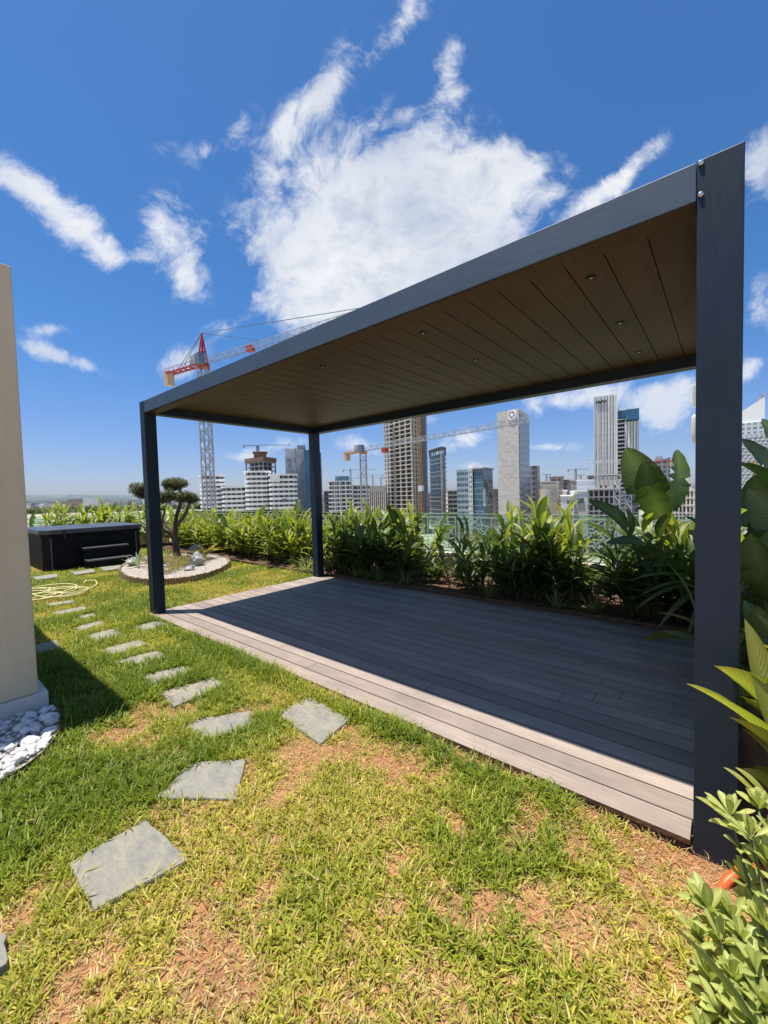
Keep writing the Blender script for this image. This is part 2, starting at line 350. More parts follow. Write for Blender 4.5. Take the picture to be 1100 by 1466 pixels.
# value noise for scattering
_tab = rng.random((256, 256))
def vnoise(x, y):
    xi = np.floor(x).astype(int); yi = np.floor(y).astype(int); fx = x - xi; fy = y - yi
    fx = fx * fx * (3 - 2 * fx); fy = fy * fy * (3 - 2 * fy); g = lambda a, b: _tab[a % 256, b % 256]
    return (g(xi, yi) * (1 - fx) + g(xi + 1, yi) * fx) * (1 - fy) + (g(xi, yi + 1) * (1 - fx) + g(xi + 1, yi + 1) * fx) * fy
def fbm(x, y, o=4):
    s = 0; a = .5
    for i in range(o): s = s + a * vnoise(x * 2 ** i + 17.3 * i, y * 2 ** i + 5.1 * i); a *= .5
    return s / (1 - .5 ** o)
exec_order = []
# ------------------------------------------------------------------ world, sun
W = bpy.data.worlds.new('World'); sc.world = W; W.use_nodes = True; nt = W.node_tree
bg = nt.nodes['Background']; bg.inputs[1].default_value = .07
SUN = Vector((-.160, -.138, 1)).normalized()
sky = nd(nt, 'ShaderNodeTexSky', sky_type='NISHITA', sun_disc=False)
sky.sun_elevation = math.asin(SUN.z); sky.sun_rotation = math.atan2(SUN.x, SUN.y)
sky.altitude = 0; sky.air_density = 1.0; sky.dust_density = .6; sky.ozone_density = 3.0
tcw = nd(nt, 'ShaderNodeTexCoord'); D = tcw.outputs['Generated']
def vdot(vec):
    n = nd(nt, 'ShaderNodeVectorMath', operation='DOT_PRODUCT'); nt.links.new(D, n.inputs[0]); n.inputs[1].default_value = vec; return n.outputs['Value']
H0 = Vector((CF.x, CF.y, 0)).normalized(); R0 = Vector((H0.y, -H0.x, 0))
fw = mmath(nt, 'MAXIMUM', vdot(H0), .02); U = mmath(nt, 'DIVIDE', vdot(R0), fw); V = mmath(nt, 'DIVIDE', vdot((0, 0, 1)), fw)
front = mmath(nt, 'GREATER_THAN', vdot(H0), .05)
def uv_of(px, py):
    v = ray(px, py); f = v.dot(H0); return v.dot(R0) / f, v.z / f
cv = nd(nt, 'ShaderNodeCombineXYZ'); nt.links.new(U, cv.inputs[0]); nt.links.new(V, cv.inputs[1]); UV = cv.outputs[0]
# clouds : (px, py, rx, ry, tilt deg (image, clockwise), weight)
CL = [(545, 330, 165, 140, 0, 1.2), (610, 275, 125, 90, 0, .85), (430, 360, 66, 80, 0, .62), (700, 290, 90, 56, -20, .70), (520, 430, 120, 55, 0, .75), (770, 245, 44, 22, -40, .42), (745, 330, 46, 16, -35, .35),
      (585, 22, 54, 24, -55, .66), (490, 100, 60, 28, -50, .76), (440, 150, 46, 26, -42, .80), (405, 200, 26, 22, -50, .45), (640, 118, 24, 32, 0, .78), (655, 68, 50, 18, -20, .5),
      (15, 250, 50, 24, 20, .8), (60, 285, 70, 26, 30, .95), (110, 325, 60, 30, 40, .95), (150, 368, 24, 24, 55, .66), (246, 340, 44, 58, -8, 1.0), (275, 405, 28, 34, 0, .72), (345, 180, 28, 22, -50, .66), (300, 215, 38, 20, -20, .56), (235, 215, 20, 16, 0, .30), (310, 320, 26, 16, 0, .36),
      (850, 285, 56, 17, -32, .95), (905, 242, 44, 16, -42, .80), (935, 210, 24, 16, -40, .50), (1090, 250, 34, 54, 0, .90), (1092, 440, 30, 40, 0, .66), (1080, 520, 34, 16, -40, .6),
      (60, 500, 40, 13, 18, .72), (120, 522, 44, 10, 22, .66), (70, 472, 42, 9, 0, .62), (262, 513, 40, 18, -20, .80), (325, 470, 34, 12, -15, .5),
      (800, 576, 60, 18, -5, .80), (870, 566, 60, 16, -5, .72), (975, 560, 46, 18, -32, .80), (920, 590, 50, 16, 0, .5), (503, 637, 34, 17, 0, .90), (670, 626, 40, 14, -10, .86), (620, 600, 40, 12, 0, .5),
      (385, 640, 56, 13, -12, .70), (790, 640, 50, 7, 0, .62), (690, 668, 60, 7, 0, .4), (960, 610, 50, 16, 0, .5), (145, 607, 14, 7, 0, .4), (600, 690, 120, 8, 0, .3), (190, 370, 30, 12, -10, .6), (385, 240, 26, 34, 10, .45), (560, 60, 40, 22, -60, .5), (610, 150, 60, 10, -20, .35), (720, 225, 36, 18, -50, .62), (800, 265, 40, 14, -40, .55), (760, 560, 60, 14, -5, .5), (1020, 560, 60, 18, -35, .6), (940, 560, 40, 16, -30, .6), (560, 650, 60, 10, 0, .4), (350, 655, 40, 8, 0, .45), (255, 540, 30, 10, -15, .4)]
tot = None
for px, py, rx, ry, tl, wgt in CL:
    u0, v0 = uv_of(px, py); k = ray(px, py).dot(H0) / 1.0
    rot = R_(-tl + 1.55 * -1)
    su = (uv_of(px + 1, py)[0] - u0); sv = (v0 - uv_of(px, py + 1)[1])
    mp = nd(nt, 'ShaderNodeMapping', vector_type='TEXTURE'); mp.inputs['Location'].default_value = (u0, v0, 0)
    mp.inputs['Rotation'].default_value = (0, 0, R_(-tl)); mp.inputs['Scale'].default_value = (rx * su * 1.55, ry * sv * 1.55, 1)
    nt.links.new(UV, mp.inputs[0]); ln = nd(nt, 'ShaderNodeVectorMath', operation='LENGTH'); nt.links.new(mp.outputs[0], ln.inputs[0])
    g = mmath(nt, 'MULTIPLY', mmath(nt, 'MAXIMUM', mmath(nt, 'SUBTRACT', 1, ln.outputs['Value']), 0), wgt)
    tot = g if tot is None else mmath(nt, 'ADD', tot, mmath(nt, 'MULTIPLY', g, 1.0))
tot = mmath(nt, 'MINIMUM', tot, 1.35)
# warped fractal detail
wv = nd(nt, 'ShaderNodeTexNoise'); wv.inputs['Scale'].default_value = 2.3; wv.inputs['Detail'].default_value = 5; nt.links.new(UV, wv.inputs['Vector'])
wa = nd(nt, 'ShaderNodeVectorMath', operation='MULTIPLY_ADD'); nt.links.new(wv.outputs['Color'], wa.inputs[0]); wa.inputs[1].default_value = (.34, .34, .0); nt.links.new(UV, wa.inputs[2])
n1 = noise(nt, wa.outputs[0], 6.5, 14, .70); n2 = noise(nt, UV, 2.0, 4, .5)
dens = mmath(nt, 'ADD', mmath(nt, 'MULTIPLY', tot, 1.12), mmath(nt, 'MULTIPLY', mmath(nt, 'SUBTRACT', n1, .49), mmath(nt, 'SUBTRACT', 4.4, mmath(nt, 'MULTIPLY', tot, 1.25))))
mask = nd(nt, 'ShaderNodeMapRange', interpolation_type='SMOOTHSTEP'); nt.links.new(dens, mask.inputs[0]); mask.inputs[1].default_value = .24; mask.inputs[2].default_value = 1.42
gate = nd(nt, 'ShaderNodeMapRange'); nt.links.new(tot, gate.inputs[0]); gate.inputs[1].default_value = .0; gate.inputs[2].default_value = .42
# a few plain fair-weather clouds for the rest of the sky
gen = noise(nt, D, 2.6, 9, .6); gm = nd(nt, 'ShaderNodeMapRange', interpolation_type='SMOOTHSTEP'); nt.links.new(gen, gm.inputs[0]); gm.inputs[1].default_value = .52; gm.inputs[2].default_value = .70
cl = mmath(nt, 'MULTIPLY', mask.outputs[0], gate.outputs[0])
cloudf = mmath(nt, 'ADD', mmath(nt, 'MULTIPLY', front, cl), mmath(nt, 'MULTIPLY', mmath(nt, 'SUBTRACT', 1, front), gm.outputs[0]))
shade = mmath(nt, 'ADD', mmath(nt, 'ADD', mmath(nt, 'MULTIPLY', n1, .85), mmath(nt, 'MULTIPLY', n2, .75)), mmath(nt, 'MULTIPLY', tot, .22))
shm = nd(nt, 'ShaderNodeMapRange'); nt.links.new(shade, shm.inputs[0]); shm.inputs[1].default_value = .80; shm.inputs[2].default_value = 1.24
cc = ramp(nt, shm.outputs[0], [(.0, (10.2, 10.2, 10.3)), (.42, (9.2, 9.4, 9.7)), (1.0, (5.4, 6.1, 7.5))])
elev = nd(nt, 'ShaderNodeMapRange', interpolation_type='SMOOTHSTEP'); nt.links.new(vdot((0, 0, 1)), elev.inputs[0]); elev.inputs[1].default_value = -.02; elev.inputs[2].default_value = .38
hzn = nd(nt, 'ShaderNodeMapRange', interpolation_type='SMOOTHSTEP'); nt.links.new(vdot((0, 0, 1)), hzn.inputs[0]); hzn.inputs[1].default_value = -.02; hzn.inputs[2].default_value = .09
skyc = mixc(nt, 1.0, sky.outputs[0], mixc(nt, elev.outputs[0], mixc(nt, hzn.outputs[0], (.92, 1.03, 1.50), (.92, .95, 1.32)), (.56, 1.02, 1.45)), 'MULTIPLY')
nt.links.new(mixc(nt, mmath(nt, 'MULTIPLY', cloudf, .96), skyc, cc), bg.inputs[0])
W.cycles.sampling_method = 'MANUAL'; W.cycles.sample_map_resolution = 1024
sl = bpy.data.lights.new('sun', 'SUN'); so = bpy.data.objects.new('sun', sl); col.objects.link(so)
sl.energy = 5.0; sl.angle = R_(.53); sl.color = (1, .95, .87)
so.rotation_euler = SUN.to_track_quat('Z', 'Y').to_euler()
sc.view_settings.view_transform = 'Standard'; sc.view_settings.look = 'None'; sc.view_settings.exposure = 0.5
# ------------------------------------------------------------------ pergola
L, Dp, H, w, d, hb = 5.968, 2.983, 2.80, .144, .146, .152
pg = empty('pergola', 'charcoal metal pergola with brown slatted ceiling standing on the grey deck', 'pergola')
for x0, x1, y0, y1, zb in ((0, w, 0, d, -.05), (L - w, L, 0, d, -.12), (0, w, Dp - d, Dp, -.03), (L - w, L, Dp - d, Dp, -.03)):
    mb = MB(); mb.box(x0, x1, y0, y1, zb, H); po = bevel(mb.build('post', M['post'], pg), .004)
mb = MB()
for z in (H - .021, H - .134): mb.tube([(L - w + .011, -.001, z), (L - w + .011, -.006, z)], [.0085, .0065], 10); 
for i, z in enumerate((2.786, 2.664)):
    mb = MB(); mb.tube([(L - w + .012, .001, z), (L - w + .012, -.004, z), (L - w + .012, -.007, z)], [.0105, .0100, .006], 12); mb.build('bolt_head', M['bolt'], pg, smooth=False)
def beam(x0, x1, y0, y1, z0, z1, mt):
    mb = MB(); mb.box(x0, x1, y0, y1, z0, z1); return bevel(mb.build('beam', mt, pg), .003)
e = .002
beam(w + e, L - w - e, .003, d, H - hb, H - .002, M['beam'])
mb = MB(); mb.box(w + .004, L - w - .004, .016, d - .001, H - hb - .007, H - hb - .0015); mb.build('soffit_board', M['ceiling'], pg)
beam(w + e, L - w - e, Dp - d, Dp - .003, H - hb, H - .002, M['post'])
beam(.003, w - .003, d + e, Dp - d - e, H - hb, H - .002, M['post'])
beam(L - w + .003, L - .003, d + e, Dp - d - e, H - hb, H - .002, M['post'])
# ceiling: one extruded profile of 0.197 m planks with open grooves
x = w + .004; prof = []; pitch = .1975
ZC = 2.748
edges = [5.615 - pitch * k for k in range(-1, 29)]
edges = sorted(xx for xx in edges if w + .03 < xx < L - w - .03)
prof.append((w + .006, ZC))
for xx in edges: prof += [(xx - .0042, ZC), (xx - .0034, ZC + .010), (xx + .0034, ZC + .010), (xx + .0042, ZC)]
prof.append((L - w - .006, ZC))
top = [(L - w - .006, ZC + .035), (w + .006, ZC + .035)]
poly = prof + top; n = len(poly); y0, y1 = d + .010, Dp - d - .004
mb = MB(); vs = [(p[0], y0, p[1]) for p in poly] + [(p[0], y1, p[1]) for p in poly]
fs = [(i, (i + 1) % n, n + (i + 1) % n, n + i) for i in range(n)]
mb.add(vs, fs); mb.build('ceiling_panel', M['ceiling'], pg)
mb = MB(); mb.box(w + .004, L - w - .004, d + .003, Dp - d - .003, ZC + .040, ZC + .046); mb.build('roof_sheet', M['beam'], pg)
mb = MB(); mb.box(w + .01, L - w - .01, d + .006, d + .0095, ZC - .10, ZC + .03); mb.build('ceiling_trim', M['ceiling'], pg)
for yy in (.575, 1.45, 2.325):
    for xx in (.60, 1.755, 2.95, 4.11, 5.305):
        mb = MB(); N = 20; R1, R2 = .030, .021
        vs = []; fs = []
        for r_, z_ in ((R1, ZC - .0005), (R1, ZC - .005), (R2, ZC - .006), (R2 * .9, ZC - .001)):
            vs += [(xx + r_ * math.cos(2 * math.pi * k / N), yy + r_ * math.sin(2 * math.pi * k / N), z_) for k in range(N)]
        for j in range(3):
            fs += [(j * N + k, j * N + (k + 1) % N, (j + 1) * N + (k + 1) % N, (j + 1) * N + k) for k in range(N)]
        fs.append(tuple(3 * N + k for k in range(N))); mb.add(vs, fs)
        sp_ = mb.build('spotlight', M['black'], pg)
        mb = MB(); mb.disc((xx, yy, ZC - .0012), (0, 0, -1), .010, .003, 12); mb.build('bulb_lens', M['bolt'], sp_)
# ------------------------------------------------------------------ deck
mb = MB(); rr = random.Random(3); zt0 = 0.0
for k in range(21):
    ya = -.026 + .1437 * k + .005; yb = ya + .1437 - .010; x = -.004 - .012 * rr.random(); end = 5.815 if k < 1 else (5.82 if k == 1 else 5.955 + .01 * rr.random())
    cut = x + rr.uniform(.6, 3.6)
    while x < end - .01:
        xe = min(cut, end); z = zt0 - .001 * rr.random()
        c = .003
        vs = [(x, ya, z - .026), (xe, ya, z - .026), (xe, yb, z - .026), (x, yb, z - .026), (x, ya, z - c), (xe, ya, z - c), (xe, yb, z - c), (x, yb, z - c),
              (x + .001, ya + c, z), (xe - .001, ya + c, z), (xe - .001, yb - c, z), (x + .001, yb - c, z)]
        mb.add(vs, [(3, 2, 1, 0), (0, 1, 5, 4), (1, 2, 6, 5), (2, 3, 7, 6), (3, 0, 4, 7), (4, 5, 9, 8), (5, 6, 10, 9), (6, 7, 11, 10), (7, 4, 8, 11), (8, 9, 10, 11)])
        x = xe + .003; cut = x + rr.uniform(2.2, 4.2)
        if end - cut < .5: cut = end
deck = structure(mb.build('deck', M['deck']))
deck.data.materials.append(M['mulch_and_gap_shade'])
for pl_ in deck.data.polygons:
    if abs(pl_.normal.z) < .3: pl_.material_index = 1   # shade between the boards painted as dark colour on their sides
mb = MB(); mb.box(.02, 5.80, -.012, 2.985, -.075, -.030); structure(mb.build('deck_base', M['black']))
# ------------------------------------------------------------------ ground of the roof terrace
def sheet(name, x0, x1, y0, y1, nx, ny, zf, mt):
    mb = MB(); vs = []; fs = []
    for j in range(ny + 1):
        for i in range(nx + 1):
            x = x0 + (x1 - x0) * i / nx; y = y0 + (y1 - y0) * j / ny; vs.append((x, y, zf(x, y)))
    for j in range(ny):
        for i in range(nx): a = j * (nx + 1) + i; fs.append((a, a + 1, a + nx + 2, a + nx + 1))
    mb.add(vs, fs); o = mb.build(name, mt, smooth=True); return structure(o)
def lawn_z(x, y):
    z = -.035 + .022 * (float(fbm(np.array(x * 1.3), np.array(y * 1.3), 3)) - .5) + .012 * (float(fbm(np.array(x * 9.), np.array(y * 9.), 2)) - .5)
    if x > 5.2 and y > -.5: z -= .02 * min(1, (x - 5.2) / .6)
    if -.06 < x < 6.05 and -.03 < y < 3.0: z = min(z, -.085)
    return z
sheet('lawn_ground', -9.5, 9.5, -7.5, 4.3, 300, 190, lawn_z, M['soil'])
sheet('bed_soil', -9.3, 8.6, 3.045, 4.18, 120, 12, lambda x, y: .012 + .05 * float(fbm(np.array(x * 3.), np.array(y * 3.), 3)) - .02, M['mulch_and_gap_shade'])
mb = MB(); mb.box(-9.9, 9.9, -7.9, 4.72, CITY - 1, -.14); structure(mb.build('terrace', M['plaster']))
mb = MB()
mb.box(.42, 6.6, 3.002, 3.040, -.06, .045); o = bevel(mb.build('timber_edging', M['edging']), .006)
tag(o, 'low brown timber edging board along the back of the deck', 'edging')
mb = MB(); mb.box(.40, .455, 2.992, 3.0, -.0, .05); 
# parapet + balustrade
mb = MB(); mb.prism([(-9.4, 4.20), (9.6, 4.20), (9.6, 4.42), (-9.4, 4.42)], -.05, .36)
pw = empty('parapet_wall', 'low cream parapet wall behind the plants carrying the glass', 'wall')
mb.build('wall_body', M['coping'], pw)
mb = MB(); mb.box(-9.46, 9.66, 4.17, 4.46, .362, .43); bevel(mb.build('coping', M['coping'], pw), .008)
pw2 = empty('parapet_wall', 'low cream parapet wall behind the hot tub at the terrace end', 'wall')
mb = MB(); mb.box(-9.70, -9.48, -7.5, 4.16, -.05, .36); mb.build('wall_body', M['coping'], pw2)
mb = MB(); mb.box(-9.74, -9.45, -7.5, 4.15, .362, .43); bevel(mb.build('coping', M['coping'], pw2), .008)
def star_ring(mb, cx, y, cz, r, wd, pts=8, inner=.70, rot=0):
    vs = []
    P = []
    for k in range(pts * 2):
        a = rot + math.pi * k / pts; rr_ = r if k % 2 == 0 else r * inner; P.append((cx + rr_ * math.cos(a), cz + rr_ * math.sin(a)))
    n = len(P)
    vs = []
    for (x, z) in P:
        dx, dz = x - cx, z - cz; l = math.hypot(dx, dz); f1 = (l - wd) / l
        vs += [(x, y, z), (cx + dx * f1, y, cz + dz * f1)]
    mb.add(vs, [(2 * k, 2 * ((k + 1) % n), 2 * ((k + 1) % n) + 1, 2 * k + 1) for k in range(n)])
def ribbon(mb, pts, y, wd):
    for (a, b) in zip(pts[:-1], pts[1:]):
        dx, dz = b[0] - a[0], b[1] - a[1]; l = math.hypot(dx, dz) or 1; nx, nz = -dz / l * wd / 2, dx / l * wd / 2
        mb.add([(a[0] - nx, y, a[1] - nz), (b[0] - nx, y, b[1] - nz), (b[0] + nx, y, b[1] + nz), (a[0] + nx, y, a[1] + nz)], [(0, 1, 2, 3)])
gb = empty('glass_balustrade', 'green tinted glass balustrade with frosted star tracery above the parapet behind the deck', 'balustrade')
x = -9.3
while x < 9.3:
    mb = MB(); mb.box(x, x + 1.27, 4.300, 4.312, .432, 1.118); pn = mb.build('glass_pane', M['glass'], gb)
    mb = MB(); Y = 4.2975; c1, c2 = x + .335, x + .96; zc_ = .80
    for c in (c1, c2):
        star_ring(mb, c, Y, zc_, .120, .032); star_ring(mb, c, Y - .0006, zc_, .205, .032); star_ring(mb, c, Y - .0012, zc_, .292, .030, rot=math.pi / 8)
    for k, zz in enumerate((.47, .535)):
        ribbon(mb, [(x + .01, zz), (x + .2, zz), (x + .335, zz + .05), (x + .47, zz), (x + .825, zz), (x + .96, zz + .05), (x + 1.1, zz), (x + 1.26, zz)], Y - .0018 - .0006 * k, .028)
    ribbon(mb, [(x + .01, 1.06), (x + 1.26, 1.06)], Y - .003, .02)
    for xx in (x + .03, x + .645, x + 1.24): ribbon(mb, [(xx, .47), (xx, 1.06)], Y - .0036, .02)
    mb.build('star_tracery', M['frost'], pn)
    mb = MB(); mb.box(x, x + 1.27, 4.296, 4.316, 1.119, 1.130); mb.build('top_rail', M['frost'], gb)
    x += 1.285
gb2 = empty('glass_balustrade', 'plain green tinted glass balustrade at the terrace end behind the hot tub', 'balustrade')
y = -7.4
while y < 3.0:
    mb = MB(); mb.box(-9.606, -9.594, y, y + 1.27, .432, 1.118); mb.build('glass_pane', M['glass'], gb2); y += 1.285
# ------------------------------------------------------------------ house corner, plinth, pebble planter
hw = empty('house', 'tan rendered house wall corner rising from a pale plinth', 'house')
mb = MB(); mb.box(-3.2, 2.100, -6.5, -1.521, .136, 3.16); bevel(mb.build('wall', M['plaster'], hw), .006)
mb = MB(); mb.box(-3.3, 2.121, -6.6, -1.469, -.1, .133); bevel(mb.build('plinth', M['plinth'], hw), .008)
rim = [(2.124, -1.440), (2.23, -1.440), (2.445, -1.473), (2.594, -1.515), (2.697, -1.56), (2.806, -1.634), (2.875, -1.709), (2.915, -1.774), (2.945, -1.86), (2.96, -1.98), (2.96, -3.2)]
pl = empty('planter', 'curved metal edged planter bed of white pebbles at the foot of the house', 'planter')
vs = []; fs = []
for i, p in enumerate(rim):
    a = Vector(rim[max(i - 1, 0)]); b_ = Vector(rim[min(i + 1, len(rim) - 1)]); t_ = (b_ - a).normalized(); nn = Vector((t_.y, -t_.x)) * -.006
    vs += [(p[0], p[1], -.09), (p[0] + nn.x, p[1] + nn.y, -.09), (p[0] + nn.x, p[1] + nn.y, .030), (p[0], p[1], .030)]
for i in range(len(rim) - 1):
    for k in range(4): fs.append((i * 4 + k, i * 4 + (k + 1) % 4, i * 4 + 4 + (k + 1) % 4, i * 4 + 4 + k))
mb = MB(); mb.add(vs, fs); mb.build('rim', M['edging'], pl)
mb = MB(); fpl = rim + [(2.124, -3.2)]; mb.prism(fpl, -.08, .012); o = mb.build('gravel_fill', M['gravel'], pl)
def in_poly(x, y, P):
    c = False; n = len(P)
    for i in range(n):
        x1, y1 = P[i]; x2, y2 = P[i - 1]
        if (y1 > y) != (y2 > y) and x < (x2 - x1) * (y - y1) / (y2 - y1) + x1: c = not c
    return c
def blob(name, mt, sx, sy, sz, seed, sub=3, amp=.22, freq=1.6, loc=None, flat=None, smooth=True):
    bm = bmesh.new(); bmesh.ops.create_icosphere(bm, subdivisions=sub, radius=1)
    from mathutils import noise as mn
    for v in bm.verts:
        n_ = mn.noise(v.co * freq + Vector((seed * 7.3, seed * 3.1, seed))) * amp + mn.noise(v.co * freq * 2.7 + Vector((seed, 0, seed * 5.))) * amp * .45
        v.co *= 1 + n_
        if flat: v.co.z = max(v.co.z, -flat)
        v.co = Vector((v.co.x * sx, v.co.y * sy, v.co.z * sz))
    me = bpy.data.meshes.new(name); bm.to_mesh(me); bm.free(); me.materials.append(mt)
    for p in me.polygons: p.use_smooth = smooth
    o = bpy.data.objects.new(name, me); col.objects.link(o)
    if loc: o.location = loc
    return o
pebs = [blob('white_pebble', M['pebble'], (.036, .031, .040, .034, .029, .037)[k], (.026, .028, .022, .030, .025, .029)[k], (.017, .020, .014, .018, .021, .015)[k], k, 3, .48, 1.3) for k in range(6)]
rp = random.Random(5); placed = []; first = {}
tries = 0
while len(placed) < 230 and tries < 30000:
    tries += 1
    x = rp.uniform(2.14, 2.95); y = rp.uniform(-2.3, -1.44)
    if not in_poly(x, y, offset(fpl, -.022)): continue
    s = rp.choice((.42, .55, .75, .9, 1.0, 1.2, 1.45))
    if any(math.hypot(x - a, y - b) < .0265 * (s + c) for a, b, c in placed): continue
    placed.append((x, y, s)); k = rp.randrange(6)
    if k not in first: o = pebs[k]; first[k] = 1
    else: o = pebs[k].copy(); col.objects.link(o)
    o.location = (x, y, .016 + .012 * s + rp.random() * .010); o.scale = (s,) * 3; o.rotation_euler = (rp.uniform(-.2, .2), rp.uniform(-.2, .2), rp.uniform(0, 6.3))
    tag(o, 'smooth white pebble lying in the curved planter by the house', 'pebble', 'white pebbles in the curved planter')
for k in range(6):
    if k not in first: bpy.data.objects.remove(pebs[k])
# ------------------------------------------------------------------ stepping stones
ST = [([(3.80, -1.73), (3.80, -1.43), (4.19, -1.40), (4.12, -1.72)], 'large square slate stepping stone with tan stains, nearest in the lawn path'),
      ([(3.69, -1.34), (3.56, -1.10), (3.79, -.88), (4.03, -1.09)], 'slanting slate stone with tan veins, second of the lawn path from its near end'),
      ([(3.15, -.95), (3.12, -.85), (3.33, -.57), (3.51, -.65), (3.45, -.92)], 'irregular grey slate stone in the path beside the lone bluish square stone'),
      ([(3.53, -.48), (3.50, -.185), (3.97, -.21), (4.02, -.52)], 'bluish grey square slate stone set alone between path and deck'),
      ([(2.48, -.86), (2.58, -.45), (2.80, -.46), (2.81, -.88)], 'pale rectangular slate stone just past the irregular one in the path'),
      ([(2.00, -.86), (2.13, -.47), (2.32, -.49), (2.29, -.86)], 'narrow pale slate stone sixth along the path from the near end'),
      ([(1.45, -.89), (1.52, -.47), (1.77, -.51), (1.73, -.78)], 'grass fringed slate stone seventh along the path'),
      ([(.97, -.86), (1.00, -.47), (1.22, -.48), (1.27, -.83)], 'pale half sunken slate stone eighth along the path'),
      ([(.33, -.82), (.29, -.52), (.65, -.53), (.68, -.80)], 'grey slate stone in the path level with the front pergola post'),
      ([(.44, -.35), (.37, -.07), (.74, -.05), (.69, -.35)], 'small bluish slate stone beside the deck corner near the front post'),
      ([(-.16, -.82), (-.23, -.49), (-.06, -.50), (.07, -.81)], 'thin looking pale slate stone beyond the front post in the path'),
      ([(.22, -1.28), (.22, -1.05), (.59, -1.06), (.58, -1.29)], 'slate stone half in the shadow of the house wall'),
      ([(-.72, -.65), (-.74, -.42), (-.50, -.46), (-.46, -.66)], 'small slate stone between the yellow hose and the front post'),
      ([(-1.26, -.80), (-1.29, -.42), (-1.09, -.43), (-1.05, -.76)], 'slate stone almost hidden by grass near the hose'),
      ([(-1.97, -.76), (-1.93, -.42), (-1.69, -.43), (-1.76, -.73)], 'far slate stone lying beside the coiled yellow hose'),
      ([(-4.98, -.38), (-5.0, .02), (-4.48, -.08), (-4.52, -.42)], 'pale slate stone in front of the left end of the hot tub'),
      ([(-4.96, .26), (-5.0, .66), (-4.48, .58), (-4.46, .20)], 'pale raised slab lying between hot tub steps and hose'),
      ([(-5.10, .80), (-4.98, 1.30), (-4.45, 1.18), (-4.47, .74)], 'broad pale slab at the foot of the hot tub steps'),
      ([(3.97, -2.18), (3.99, -1.95), (4.130, -1.96), (4.135, -2.18)], 'slate stone at the very near end of the path, mostly out of view')]
stone_polys = []
def densify(P, n=6):
    out = []
    for i in range(len(P)):
        a = Vector(P[i]); b = Vector(P[(i + 1) % len(P)])
        for k in range(n): q = a.lerp(b, k / n); out.append(q)
    return out
for i, (P, lab) in enumerate(ST):
    cx = sum(p[0] for p in P) / len(P); cy = sum(p[1] for p in P) / len(P); rs = random.Random(i)
    stone_polys.append(P); Q = densify(P); Q = [(q.x - cx + rs.uniform(-.005, .005), q.y - cy + rs.uniform(-.005, .005)) for q in Q]
    zt_ = -.014 if i < 15 else .008; mb = MB(); n = len(Q)
    mb.add([(q[0] * .985, q[1] * .985, zt_ + rs.uniform(-.0012, .0012)) for q in Q] + [(q[0], q[1], zt_ - .006) for q in Q] + [(q[0], q[1], -.07) for q in Q],
           [tuple(range(n))] + [(n + k, n + (k + 1) % n, (k + 1) % n, k) for k in range(n)] + [(2 * n + k, 2 * n + (k + 1) % n, n + (k + 1) % n, n + k) for k in range(n)])
    o = mb.build('stepping_stone', M['slate'], loc=(cx, cy, 0)); tag(o, lab, 'stepping stone', 'slate stepping stones in the lawn')
    a_ = sum(P[k][0] * P[(k + 1) % len(P)][1] - P[(k + 1) % len(P)][0] * P[k][1] for k in range(len(P)))
    if a_ < 0:
        o.data.flip_normals()
# ------------------------------------------------------------------ hot tub and steps
ht = empty('hot_tub', 'dark navy hot tub with a slate blue vinyl cover beside the lawn', 'hot tub', (-6.68, .93, 0))
def cham(x0, x1, y0, y1, c): return [(x0 + c, y0), (x1 - c, y0), (x1, y0 + c), (x1, y1 - c), (x1 - c, y1), (x0 + c, y1), (x0, y1 - c), (x0, y0 + c)]
mb = MB(); mb.prism(cham(-1.0, 1.0, -1.0, 1.0, .14), -.05, .74); bevel(mb.build('cabinet', M['tub'], ht), .01)
mb = MB(); mb.prism(cham(-1.03, 1.03, -1.03, 1.03, .15), .742, .80); bevel(mb.build('shell_lip', M['tub'], ht), .012)
mb = MB(); mb.prism(cham(-1.05, 1.05, -1.05, 1.05, .16), .803, .915); o = bevel(mb.build('cover', M['lid'], ht), .022, 3)
mb = MB(); mb.box(-1.02, 1.02, -.006, .006, .9145, .919); mb.build('cover_seam', M['tub'], ht)
for yy in (-.62, .62):
    mb = MB(); mb.box(1.0505, 1.058, yy - .02, yy + .02, .70, .90); mb.build('strap', M['black'], ht)
for yy in (-.86, .86):
    mb = MB(); mb.box(1.0005, 1.006, yy - .012, yy + .012, -.03, .735); mb.build('panel_trim', M['tread'], ht)
stp = empty('tub_steps', 'two tread dark steps standing against the front of the hot tub', 'steps', (-5.67, 1.07, 0))
def side(mb, y0, y1): mb.prism([(0, y0), (.52, y0), (.52, y1), (0, y1)], -.04, .13)
for ya, yb in ((-.44, -.41), (.41, .44)):
    mb = MB(); mb.add([(0.005, ya, -.04), (.50, ya, -.04), (.50, ya, .15), (.25, ya, .15), (.25, ya, .42), (.005, ya, .42), (0.005, yb, -.04), (.50, yb, -.04), (.50, yb, .15), (.25, yb, .15), (.25, yb, .42), (.005, yb, .42)],
                      [(0, 1, 2, 3, 4, 5), (11, 10, 9, 8, 7, 6), (0, 6, 7, 1), (1, 7, 8, 2), (2, 8, 9, 3), (3, 9, 10, 4), (4, 10, 11, 5), (5, 11, 6, 0)]); mb.build('side_panel', M['tub'], stp)
for x0, x1, z in ((.24, .53, .152), (.01, .28, .422)):
    mb = MB(); mb.box(x0, x1, -.46, .46, z, z + .032); bevel(mb.build('tread', M['tread'], stp), .006)
for x, z0, z1 in ((.47, -.04, .15), (.22, .16, .42)):
    mb = MB(); mb.box(x, x + .015, -.408, .408, z0, z1); mb.build('riser', M['tub'], stp)
